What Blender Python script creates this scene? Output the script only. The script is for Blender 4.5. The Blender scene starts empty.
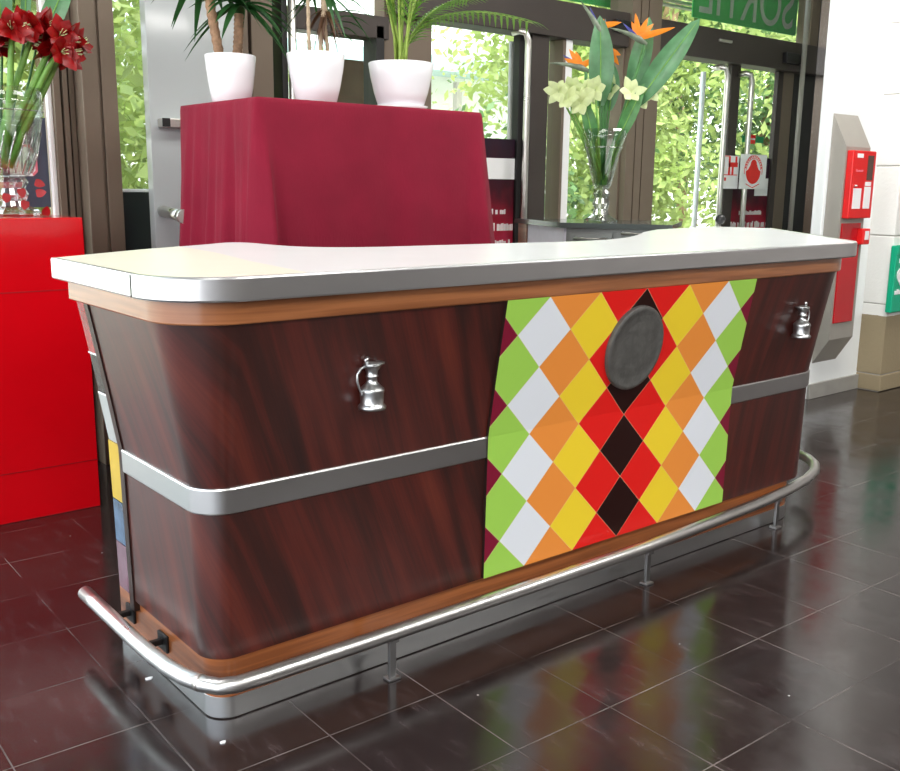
import bpy, bmesh, math, random
from mathutils import Vector, Matrix
random.seed(7)
SC = bpy.context.scene
COL = SC.collection
PI = math.pi

# ------------------------------------------------------------------ materials
def node_mat(name):
    m = bpy.data.materials.new(name); m.use_nodes = True
    nt = m.node_tree; b = nt.nodes['Principled BSDF']
    return m, nt, b

def lin(r, g, b):
    f = lambda c: (c/255/12.92) if c/255 <= .04045 else ((c/255+.055)/1.055)**2.4
    return (f(r), f(g), f(b))

def mat(name, col, rough=.5, metal=0., var=.08, scale=8., bump=0., bscale=60., spec=.5, coat=0., trans=0.):
    m, nt, b = node_mat(name)
    tc = nt.nodes.new('ShaderNodeTexCoord')
    n = nt.nodes.new('ShaderNodeTexNoise'); n.inputs['Scale'].default_value = scale; n.inputs['Detail'].default_value = 4
    nt.links.new(tc.outputs['Object'], n.inputs['Vector'])
    r = nt.nodes.new('ShaderNodeValToRGB')
    r.color_ramp.elements[0].position = .3; r.color_ramp.elements[1].position = .7
    r.color_ramp.elements[0].color = tuple(c*(1-var) for c in col)+(1,)
    r.color_ramp.elements[1].color = tuple(min(1, c*(1+var)) for c in col)+(1,)
    nt.links.new(n.outputs['Fac'], r.inputs['Fac'])
    nt.links.new(r.outputs['Color'], b.inputs['Base Color'])
    b.inputs['Roughness'].default_value = rough; b.inputs['Metallic'].default_value = metal
    b.inputs['Specular IOR Level'].default_value = spec
    if coat: b.inputs['Coat Weight'].default_value = coat; b.inputs['Coat Roughness'].default_value = .08
    if bump:
        n2 = nt.nodes.new('ShaderNodeTexNoise'); n2.inputs['Scale'].default_value = bscale; n2.inputs['Detail'].default_value = 5
        nt.links.new(tc.outputs['Object'], n2.inputs['Vector'])
        bp = nt.nodes.new('ShaderNodeBump'); bp.inputs['Strength'].default_value = bump; bp.inputs['Distance'].default_value = .01
        nt.links.new(n2.outputs['Fac'], bp.inputs['Height']); nt.links.new(bp.outputs['Normal'], b.inputs['Normal'])
    return m

def leaf_mat(name, col, var=.25, rough=.45, transl=.35, scale=6):
    m = mat(name, col, rough, 0, var, scale)
    nt = m.node_tree; b = nt.nodes['Principled BSDF']; out = nt.nodes['Material Output']
    t = nt.nodes.new('ShaderNodeBsdfTranslucent'); mx = nt.nodes.new('ShaderNodeMixShader'); mx.inputs[0].default_value = transl
    src = b.inputs['Base Color'].links[0].from_socket
    nt.links.new(src, t.inputs['Color'])
    nt.links.new(b.outputs[0], mx.inputs[1]); nt.links.new(t.outputs[0], mx.inputs[2]); nt.links.new(mx.outputs[0], out.inputs['Surface'])
    return m

def glass_mat(name, tint=(.93, .96, .95), refl=1.0, base=.04, edge=.6, power=4.):
    m, nt, b = node_mat(name); nt.nodes.remove(b); out = nt.nodes['Material Output']
    tr = nt.nodes.new('ShaderNodeBsdfTransparent'); gl = nt.nodes.new('ShaderNodeBsdfGlossy'); gl.inputs['Roughness'].default_value = .015
    tc = nt.nodes.new('ShaderNodeTexCoord'); n = nt.nodes.new('ShaderNodeTexNoise'); n.inputs['Scale'].default_value = 3
    nt.links.new(tc.outputs['Object'], n.inputs['Vector'])
    mc = nt.nodes.new('ShaderNodeMixRGB'); mc.inputs[1].default_value = tint+(1,); mc.inputs[2].default_value = tuple(c*.97 for c in tint)+(1,)
    nt.links.new(n.outputs['Fac'], mc.inputs[0]); nt.links.new(mc.outputs[0], tr.inputs['Color'])
    lw = nt.nodes.new('ShaderNodeLayerWeight'); lw.inputs['Blend'].default_value = .5
    pw = nt.nodes.new('ShaderNodeMath'); pw.operation = 'POWER'; pw.inputs[1].default_value = power
    mr = nt.nodes.new('ShaderNodeMapRange'); mr.inputs[3].default_value = base; mr.inputs[4].default_value = edge
    nt.links.new(lw.outputs['Facing'], pw.inputs[0]); nt.links.new(pw.outputs[0], mr.inputs[0])
    mx = nt.nodes.new('ShaderNodeMixShader')
    nt.links.new(mr.outputs[0], mx.inputs[0]); nt.links.new(tr.outputs[0], mx.inputs[1]); nt.links.new(gl.outputs[0], mx.inputs[2])
    nt.links.new(mx.outputs[0], out.inputs['Surface'])
    return m

def math_node(nt, op, a, b=None):
    n = nt.nodes.new('ShaderNodeMath'); n.operation = op
    for i, v in enumerate((a, b)):
        if v is None: continue
        if isinstance(v, (int, float)): n.inputs[i].default_value = v
        else: nt.links.new(v, n.inputs[i])
    return n.outputs[0]

def veneer_mat(name, tilt):
    m, nt, b = node_mat(name)
    uv = nt.nodes.new('ShaderNodeUVMap'); sp = nt.nodes.new('ShaderNodeSeparateXYZ'); nt.links.new(uv.outputs[0], sp.inputs[0])
    xp = math_node(nt, 'ADD', sp.outputs[0], math_node(nt, 'MULTIPLY', sp.outputs[1], tilt))
    def streak(sx, sy, det, dist):
        cb = nt.nodes.new('ShaderNodeCombineXYZ')
        nt.links.new(math_node(nt, 'MULTIPLY', xp, sx), cb.inputs[0]); nt.links.new(math_node(nt, 'MULTIPLY', sp.outputs[1], sy), cb.inputs[1])
        n = nt.nodes.new('ShaderNodeTexNoise'); n.inputs['Scale'].default_value = 1; n.inputs['Detail'].default_value = det; n.inputs['Distortion'].default_value = dist
        nt.links.new(cb.outputs[0], n.inputs['Vector']); return n.outputs['Fac']
    a = streak(15, 1.2, 5, .5); f = streak(150, 5, 3, 0)
    mixv = math_node(nt, 'ADD', math_node(nt, 'MULTIPLY', a, .78), math_node(nt, 'MULTIPLY', f, .22))
    r = nt.nodes.new('ShaderNodeValToRGB'); e = r.color_ramp.elements
    e[0].position = .30; e[0].color = lin(36, 18, 16)+(1,)
    e[1].position = .72; e[1].color = lin(94, 39, 27)+(1,)
    x = e.new(.44); x.color = lin(54, 23, 18)+(1,)
    x = e.new(.56); x.color = lin(74, 28, 22)+(1,)
    nt.links.new(mixv, r.inputs[0]); nt.links.new(r.outputs[0], b.inputs['Base Color'])
    b.inputs['Roughness'].default_value = .36; b.inputs['Specular IOR Level'].default_value = .4
    b.inputs['Coat Weight'].default_value = .35; b.inputs['Coat Roughness'].default_value = .22
    return m

def wood_mat(name, c0, c1, rough=.4):
    m, nt, b = node_mat(name)
    uv = nt.nodes.new('ShaderNodeUVMap'); mp = nt.nodes.new('ShaderNodeMapping'); mp.inputs['Scale'].default_value = (2.2, 60, 1)
    nt.links.new(uv.outputs[0], mp.inputs[0])
    n = nt.nodes.new('ShaderNodeTexNoise'); n.inputs['Scale'].default_value = 1; n.inputs['Detail'].default_value = 4; n.inputs['Distortion'].default_value = .4
    nt.links.new(mp.outputs[0], n.inputs['Vector'])
    r = nt.nodes.new('ShaderNodeValToRGB'); r.color_ramp.elements[0].position = .35; r.color_ramp.elements[1].position = .65
    r.color_ramp.elements[0].color = c0+(1,); r.color_ramp.elements[1].color = c1+(1,)
    nt.links.new(n.outputs['Fac'], r.inputs[0]); nt.links.new(r.outputs[0], b.inputs['Base Color'])
    b.inputs['Roughness'].default_value = rough; b.inputs['Coat Weight'].default_value = .5; b.inputs['Coat Roughness'].default_value = .15
    return m

def brushed_mat(name, col, rough=.28, r_var=.04):
    m, nt, b = node_mat(name)
    tc = nt.nodes.new('ShaderNodeTexCoord'); mp = nt.nodes.new('ShaderNodeMapping'); mp.inputs['Scale'].default_value = (1.5, 1.5, 4)
    nt.links.new(tc.outputs['Object'], mp.inputs[0])
    n = nt.nodes.new('ShaderNodeTexNoise'); n.inputs['Scale'].default_value = 4; n.inputs['Detail'].default_value = 2
    nt.links.new(mp.outputs[0], n.inputs['Vector'])
    r = nt.nodes.new('ShaderNodeMapRange'); r.inputs[1].default_value = .2; r.inputs[2].default_value = .8
    r.inputs[3].default_value = max(.02, rough-r_var); r.inputs[4].default_value = rough+r_var
    nt.links.new(n.outputs['Fac'], r.inputs[0]); nt.links.new(r.outputs[0], b.inputs['Roughness'])
    cr = nt.nodes.new('ShaderNodeValToRGB'); cr.color_ramp.elements[0].color = tuple(c*.94 for c in col)+(1,); cr.color_ramp.elements[1].color = col+(1,)
    nt.links.new(n.outputs['Fac'], cr.inputs[0]); nt.links.new(cr.outputs[0], b.inputs['Base Color'])
    b.inputs['Metallic'].default_value = 1
    return m

def argyle_mat():
    m, nt, b = node_mat('argyle_paint')
    uv = nt.nodes.new('ShaderNodeUVMap'); sp = nt.nodes.new('ShaderNodeSeparateXYZ'); nt.links.new(uv.outputs[0], sp.inputs[0])
    s = math_node(nt, 'MULTIPLY', math_node(nt, 'ADD', sp.outputs[0], sp.outputs[1]), .5)
    t = math_node(nt, 'MULTIPLY', math_node(nt, 'SUBTRACT', sp.outputs[0], sp.outputs[1]), .5)
    i = math_node(nt, 'ADD', math_node(nt, 'ADD', math_node(nt, 'FLOOR', s), math_node(nt, 'FLOOR', t)), 1)
    k = math_node(nt, 'DIVIDE', math_node(nt, 'ADD', math_node(nt, 'ABSOLUTE', i), .5), 8)
    r = nt.nodes.new('ShaderNodeValToRGB'); r.color_ramp.interpolation = 'CONSTANT'; e = r.color_ramp.elements
    cols = [lin(36, 12, 10), lin(222, 30, 26), lin(236, 206, 50), lin(230, 142, 62), lin(222, 227, 234), lin(156, 204, 84), lin(122, 22, 48)]
    e[0].position = 0; e[0].color = cols[0]+(1,)
    e[1].position = 1/8; e[1].color = cols[1]+(1,)
    for q in range(2, 7): x = e.new(q/8); x.color = cols[q]+(1,)
    nt.links.new(k, r.inputs[0])
    # hairline seams between the lozenges
    def edge(v):
        fr = math_node(nt, 'FRACT', v)
        return math_node(nt, 'MINIMUM', fr, math_node(nt, 'SUBTRACT', 1, fr))
    ed = math_node(nt, 'LESS_THAN', math_node(nt, 'MINIMUM', edge(s), edge(t)), .007)
    mx = nt.nodes.new('ShaderNodeMixRGB'); mx.inputs[2].default_value = lin(215, 190, 150)+(1,)
    nt.links.new(math_node(nt, 'MULTIPLY', ed, .4), mx.inputs[0]); nt.links.new(r.outputs[0], mx.inputs[1])
    nt.links.new(mx.outputs[0], b.inputs['Base Color'])
    b.inputs['Roughness'].default_value = .3; b.inputs['Specular IOR Level'].default_value = .35
    return m

def floor_mat():
    m, nt, b = node_mat('floor_tile')
    tc = nt.nodes.new('ShaderNodeTexCoord'); mp = nt.nodes.new('ShaderNodeMapping')
    mp.vector_type = 'TEXTURE'
    mp.inputs['Location'].default_value = (.196, -.223, 0); mp.inputs['Rotation'].default_value = (0, 0, -.0172)
    nt.links.new(tc.outputs['Object'], mp.inputs[0])
    br = nt.nodes.new('ShaderNodeTexBrick'); br.offset = 0; br.squash = 1
    br.inputs['Scale'].default_value = 1; br.inputs['Brick Width'].default_value = .33; br.inputs['Row Height'].default_value = .33
    br.inputs['Mortar Size'].default_value = .0022; br.inputs['Mortar Smooth'].default_value = .3
    br.inputs['Color1'].default_value = lin(34, 27, 27)+(1,); br.inputs['Color2'].default_value = lin(41, 33, 32)+(1,); br.inputs['Mortar'].default_value = lin(38, 30, 30)+(1,)
    nt.links.new(mp.outputs[0], br.inputs['Vector'])
    n = nt.nodes.new('ShaderNodeTexNoise'); n.inputs['Scale'].default_value = 5; n.inputs['Detail'].default_value = 8; n.inputs['Roughness'].default_value = .7
    nt.links.new(tc.outputs['Object'], n.inputs['Vector'])
    # scuffs and dust
    mp2 = nt.nodes.new('ShaderNodeMapping'); mp2.inputs['Scale'].default_value = (9, 2.2, 1); mp2.inputs['Rotation'].default_value = (0, 0, .5)
    nt.links.new(tc.outputs['Object'], mp2.inputs[0])
    n2 = nt.nodes.new('ShaderNodeTexNoise'); n2.inputs['Scale'].default_value = 2.2; n2.inputs['Detail'].default_value = 10; n2.inputs['Roughness'].default_value = .8
    nt.links.new(mp2.outputs[0], n2.inputs['Vector'])
    mr = nt.nodes.new('ShaderNodeMapRange'); mr.inputs[1].default_value = .52; mr.inputs[2].default_value = .8; mr.inputs[3].default_value = 0; mr.inputs[4].default_value = .3
    nt.links.new(n2.outputs['Fac'], mr.inputs[0])
    mx = nt.nodes.new('ShaderNodeMixRGB'); mx.inputs[2].default_value = lin(128, 112, 114)+(1,)
    ng = nt.nodes.new('ShaderNodeTexNoise'); ng.inputs['Scale'].default_value = 2.6; ng.inputs['Detail'].default_value = 5; nt.links.new(tc.outputs['Object'], ng.inputs['Vector'])
    gm = nt.nodes.new('ShaderNodeMapRange'); gm.inputs[1].default_value = .44; gm.inputs[2].default_value = .72; gm.inputs[3].default_value = .03; gm.inputs[4].default_value = .9
    nt.links.new(ng.outputs['Fac'], gm.inputs[0])
    mg = nt.nodes.new('ShaderNodeMixRGB'); mg.inputs[2].default_value = lin(128, 120, 118)+(1,)
    nt.links.new(math_node(nt, 'MULTIPLY', br.outputs['Fac'], gm.outputs[0]), mg.inputs[0]); nt.links.new(br.outputs['Color'], mg.inputs[1])
    nt.links.new(mr.outputs[0], mx.inputs[0]); nt.links.new(mg.outputs[0], mx.inputs[1])
    vo = nt.nodes.new('ShaderNodeTexVoronoi'); vo.inputs['Scale'].default_value = 7; nt.links.new(tc.outputs['Object'], vo.inputs['Vector'])
    sp = math_node(nt, 'LESS_THAN', vo.outputs['Distance'], .022)
    mx2 = nt.nodes.new('ShaderNodeMixRGB'); mx2.inputs[2].default_value = (.5, .48, .47, 1)
    nt.links.new(math_node(nt, 'MULTIPLY', sp, .8), mx2.inputs[0]); nt.links.new(mx.outputs[0], mx2.inputs[1])
    nt.links.new(mx2.outputs[0], b.inputs['Base Color'])
    rr = nt.nodes.new('ShaderNodeMapRange'); rr.inputs[1].default_value = .35; rr.inputs[2].default_value = .7; rr.inputs[3].default_value = .1; rr.inputs[4].default_value = .26
    nt.links.new(n.outputs['Fac'], rr.inputs[0]); nt.links.new(rr.outputs[0], b.inputs['Roughness'])
    bp = nt.nodes.new('ShaderNodeBump'); bp.inputs['Strength'].default_value = .25; bp.inputs['Distance'].default_value = .002
    nt.links.new(math_node(nt, 'SUBTRACT', 1, br.outputs['Fac']), bp.inputs['Height']); nt.links.new(bp.outputs[0], b.inputs['Normal'])
    b.inputs['Specular IOR Level'].default_value = .55
    return m

def stone_mat():
    m, nt, b = node_mat('painted_stone')
    tc = nt.nodes.new('ShaderNodeTexCoord'); sp = nt.nodes.new('ShaderNodeSeparateXYZ'); nt.links.new(tc.outputs['Object'], sp.inputs[0])
    n = nt.nodes.new('ShaderNodeTexNoise'); n.inputs['Scale'].default_value = 9; n.inputs['Detail'].default_value = 6; nt.links.new(tc.outputs['Object'], n.inputs['Vector'])
    zz = math_node(nt, 'ADD', sp.outputs[2], math_node(nt, 'MULTIPLY', math_node(nt, 'SUBTRACT', n.outputs['Fac'], .5), .02))
    k = math_node(nt, 'GREATER_THAN', zz, .515)
    mx = nt.nodes.new('ShaderNodeMixRGB'); mx.inputs[1].default_value = lin(150, 136, 108)+(1,); mx.inputs[2].default_value = lin(236, 236, 232)+(1,)
    nt.links.new(k, mx.inputs[0])
    nt.links.new(mx.outputs[0], b.inputs['Base Color']); b.inputs['Roughness'].default_value = .7
    bp = nt.nodes.new('ShaderNodeBump'); bp.inputs['Strength'].default_value = .2; bp.inputs['Distance'].default_value = .01
    n3 = nt.nodes.new('ShaderNodeTexNoise'); n3.inputs['Scale'].default_value = 40; n3.inputs['Detail'].default_value = 6; nt.links.new(tc.outputs['Object'], n3.inputs['Vector'])
    nt.links.new(n3.outputs['Fac'], bp.inputs['Height']); nt.links.new(bp.outputs[0], b.inputs['Normal'])
    return m

def cloth_mat():
    m = mat('crimson_cloth', lin(124, 20, 44), .85, 0, .1, 5, spec=.2)
    nt = m.node_tree; b = nt.nodes['Principled BSDF']; tc = nt.nodes['Texture Coordinate']
    mp = nt.nodes.new('ShaderNodeMapping'); mp.inputs['Scale'].default_value = (70, 70, 18); nt.links.new(tc.outputs['Object'], mp.inputs[0])
    n = nt.nodes.new('ShaderNodeTexNoise'); n.inputs['Scale'].default_value = 2; n.inputs['Detail'].default_value = 4; nt.links.new(mp.outputs[0], n.inputs['Vector'])
    bp = nt.nodes.new('ShaderNodeBump'); bp.inputs['Strength'].default_value = .35; bp.inputs['Distance'].default_value = .006
    nt.links.new(n.outputs['Fac'], bp.inputs['Height']); nt.links.new(bp.outputs[0], b.inputs['Normal'])
    b.inputs['Sheen Weight'].default_value = .03
    return m

def poster_mat():
    m, nt, b = node_mat('maroon_poster')
    tc = nt.nodes.new('ShaderNodeTexCoord'); sp = nt.nodes.new('ShaderNodeSeparateXYZ'); nt.links.new(tc.outputs['Generated'], sp.inputs[0])
    n = nt.nodes.new('ShaderNodeTexNoise'); n.inputs['Scale'].default_value = 3.5; nt.links.new(tc.outputs['Generated'], n.inputs['Vector'])
    r = nt.nodes.new('ShaderNodeValToRGB'); e = r.color_ramp.elements
    e[0].position = 0; e[0].color = lin(225, 60, 110)+(1,); e[1].position = 1; e[1].color = lin(48, 24, 48)+(1,)
    x = e.new(.3); x.color = lin(165, 20, 52)+(1,); x = e.new(.6); x.color = lin(74, 14, 34)+(1,)
    v = math_node(nt, 'ADD', sp.outputs[2], math_node(nt, 'MULTIPLY', math_node(nt, 'SUBTRACT', n.outputs['Fac'], .5), .5))
    nt.links.new(v, r.inputs[0]); nt.links.new(r.outputs[0], b.inputs['Base Color']); b.inputs['Roughness'].default_value = .4
    out = nt.nodes['Material Output']; t = nt.nodes.new('ShaderNodeBsdfTranslucent'); mx = nt.nodes.new('ShaderNodeMixShader'); mx.inputs[0].default_value = .35
    nt.links.new(r.outputs[0], t.inputs['Color']); nt.links.new(b.outputs[0], mx.inputs[1]); nt.links.new(t.outputs[0], mx.inputs[2]); nt.links.new(mx.outputs[0], out.inputs['Surface'])
    return m

M = {}
M['veneer_l'] = veneer_mat('mahogany_veneer_left', .38)
M['veneer_r'] = veneer_mat('mahogany_veneer_right', -.22)
M['oak'] = wood_mat('honey_oak_trim', lin(126, 74, 40), lin(158, 100, 60), .3)
M['oak_dark'] = wood_mat('brown_oak_trim', lin(126, 70, 34), lin(160, 94, 50), .4)
M['chrome'] = brushed_mat('satin_aluminium', (.68, .69, .70), .3, .0)
M['band'] = brushed_mat('brushed_band_steel', (.62, .63, .63), .3, .0)
M['rail'] = brushed_mat('polished_rail_steel', (.70, .70, .69), .3, .04)
M['kick'] = brushed_mat('kick_plate_steel', (.70, .71, .71), .33, .0)
M['steel'] = brushed_mat('brushed_steel_handle', (.66, .64, .6), .3)
M['post_steel'] = brushed_mat('dull_post_steel', (.34, .34, .34), .35)
M['pewter'] = brushed_mat('pewter', (.6, .62, .62), .3)
M['laminate'] = mat('white_laminate', lin(232, 236, 236), .22, 0, .015, 4)
M['cream'] = mat('cream_laminate', lin(236, 235, 216), .25, 0, .015, 4)
M['edge_dark'] = mat('dark_edge_strip', lin(38, 22, 18), .35)
M['slate'] = mat('slate_medallion', lin(92, 91, 88), .5, .3, .2, 30, .35, 55)
M['argyle'] = argyle_mat()
M['floor'] = floor_mat()
M['stone'] = stone_mat()
M['joint'] = mat('stone_joint', lin(170, 166, 160), .8)
M['cloth'] = cloth_mat()
M['red_gloss'] = mat('red_lacquer', lin(204, 4, 18), .2, 0, .05, 2, coat=.5)
M['red_seam'] = mat('red_seam', lin(150, 2, 12), .4)
M['red_metal'] = mat('red_enamel', lin(218, 22, 22), .3, 0, .06, 6)
M['red_dark'] = mat('red_glass_panel', lin(186, 6, 22), .12, 0, .08, 3, coat=.4)
M['white_paint'] = mat('white_pier_paint', lin(236, 240, 240), .35, 0, .01, 3)
M['glossy_white'] = mat('glossy_white_panel', lin(186, 192, 193), .08, 0, .02, 3)
M['mirror_strip'] = brushed_mat('mirror_strip', (.75, .76, .76), .05, .02)
M['skirting'] = mat('grey_skirting', lin(158, 156, 150), .5, .2)
M['grey_metal'] = mat('grey_painted_metal', lin(160, 156, 148), .45, .2, .05, 4)
M['bronze'] = mat('brown_anodised_frame', lin(116, 102, 88), .5, .25, .06, 3)
M['bronze_dark'] = mat('dark_brown_frame', lin(66, 58, 54), .5, .25, .08, 3)
M['black_frame'] = mat('black_gasket', lin(20, 18, 18), .5)
M['black'] = mat('black_plastic', lin(16, 16, 18), .3)
M['pot'] = mat('white_glazed_ceramic', lin(238, 238, 242), .18, 0, .01, 4)
M['soil'] = mat('potting_soil', lin(50, 36, 26), .9, 0, .4, 60, .6)
M['bark'] = mat('yucca_bark', lin(150, 118, 92), .85, 0, .35, 40, .8, 50)
M['thin_bark'] = mat('pale_stem_bark', lin(186, 164, 138), .8, 0, .25, 40, .4)
M['yucca_leaf'] = leaf_mat('yucca_leaf', lin(44, 92, 44), .35)
M['palm_leaf'] = leaf_mat('palm_leaf', lin(120, 164, 72), .25)
M['palm_stem'] = mat('palm_stem', lin(150, 176, 78), .5, 0, .2, 20)
M['dry_leaf'] = leaf_mat('dry_leaf', lin(96, 66, 44), .3)
M['big_leaf'] = leaf_mat('strelitzia_leaf', lin(92, 140, 98), .22, .3, .25, 14)
M['stem'] = mat('green_stem', lin(112, 160, 70), .45, 0, .25, 20)
M['stem_dark'] = mat('dark_green_stem', lin(70, 124, 66), .45, 0, .25, 20)
M['amaryllis'] = leaf_mat('red_amaryllis_petal', lin(146, 5, 10), .3, .35, .12, 30)
M['orange'] = leaf_mat('orange_sepal', lin(246, 140, 24), .15, .4, .3, 30)
M['blue_petal'] = leaf_mat('blue_petal', lin(62, 64, 140), .2, .4, .2, 30)
M['spathe'] = leaf_mat('green_purple_spathe', lin(120, 132, 112), .35, .4, .1, 25)
M['lily'] = leaf_mat('pale_green_orchid_petal', lin(222, 232, 178), .08, .4, .3, 30)
M['petal_red'] = leaf_mat('fallen_red_petal', lin(150, 4, 16), .2, .4, .1, 30)
M['vase'] = glass_mat('clear_vase_glass', (.96, .98, .97), base=.08, edge=.75, power=2.2)
M['crystal'] = glass_mat('cut_crystal', (.93, .95, .95), base=.3, edge=.9, power=1.6)
M['water'] = glass_mat('vase_water', (.9, .96, .88), base=.04, edge=.3)
M['pane'] = glass_mat('window_glass', (.94, .97, .95), base=.03, edge=.5)
M['brown_reflection'] = mat('painted_reflection', lin(130, 112, 90), .25, 0, .3, 2.5)  # brown of a glass reflection, put into the base colour
M['sign_green'] = mat('green_sign_vinyl', lin(60, 170, 84), .5, 0, .12, 2)
M['sign_grey'] = mat('grey_sign_letters', lin(176, 186, 172), .6)
M['poster'] = poster_mat()
M['paper'] = mat('white_paper', lin(240, 240, 240), .7, 0, .01)
M['ink_white'] = mat('pale_print', lin(225, 215, 215), .7)
M['ink_red'] = mat('red_print', lin(232, 44, 36), .6)
M['ink_grey'] = mat('grey_print', lin(170, 170, 176), .7)
M['ink_green'] = mat('green_print', lin(30, 140, 84), .6)
M['dark_poster'] = mat('slate_poster', lin(66, 70, 88), .5, 0, .25, 6)
M['ink_pink'] = mat('pink_print', lin(226, 120, 134), .6)
M['aed_green'] = mat('green_cabinet_plastic', lin(0, 170, 128), .35, 0, .03)
M['dark_glass'] = mat('dark_glass_window', lin(86, 62, 54), .1)
M['cab_grey'] = mat('grey_cabinet_front', lin(120, 124, 120), .4, .3)
M['cab_white'] = mat('pale_cabinet_side', lin(208, 206, 216), .45)
M['cab_wood'] = wood_mat('cabinet_post_wood', lin(110, 66, 48), lin(140, 88, 64), .5)
M['cab_top'] = mat('dark_cabinet_top', lin(70, 78, 76), .12, 0, .1, 4)
M['ceiling'] = mat('ceiling_paint', lin(190, 190, 188), .8)
M['hall'] = mat('hall_wall_paint', lin(160, 154, 150), .8)
M['ground'] = mat('pale_paving', lin(196, 190, 176), .9, 0, .15, 2)
M['render'] = mat('pale_render', lin(244, 244, 240), .8, 0, .02)
M['teal'] = mat('teal_awning', lin(178, 204, 206), .6, 0, .1)
M['tree_leaf'] = leaf_mat('yellow_green_tree_leaf', lin(172, 188, 112), .4, .5, .4, 1.2)  # light yellow-green leaf colour
M['tree_leaf2'] = leaf_mat('deep_tree_leaf', lin(104, 136, 80), .4, .5, .35, 1.2)
M['tree_bark'] = mat('tree_bark', lin(150, 122, 92), .9, 0, .3, 12, .5)
M['strip_red'] = mat('strip_red', lin(150, 16, 28), .15, 0, .3, 14)
M['strip_black'] = mat('strip_black', lin(22, 20, 24), .2)
M['strip_grey'] = mat('strip_grey', lin(164, 170, 168), .3)
M['strip_yellow'] = mat('strip_yellow', lin(186, 156, 34), .3)
M['strip_blue'] = mat('strip_blue', lin(66, 90, 116), .2, 0, .4, 20)
M['strip_lilac'] = mat('strip_lilac', lin(112, 84, 96), .2, 0, .2, 14)

# ------------------------------------------------------------------ helpers
def link(o, parent=None):
    COL.objects.link(o)
    if parent is not None: o.parent = parent
    return o

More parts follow.
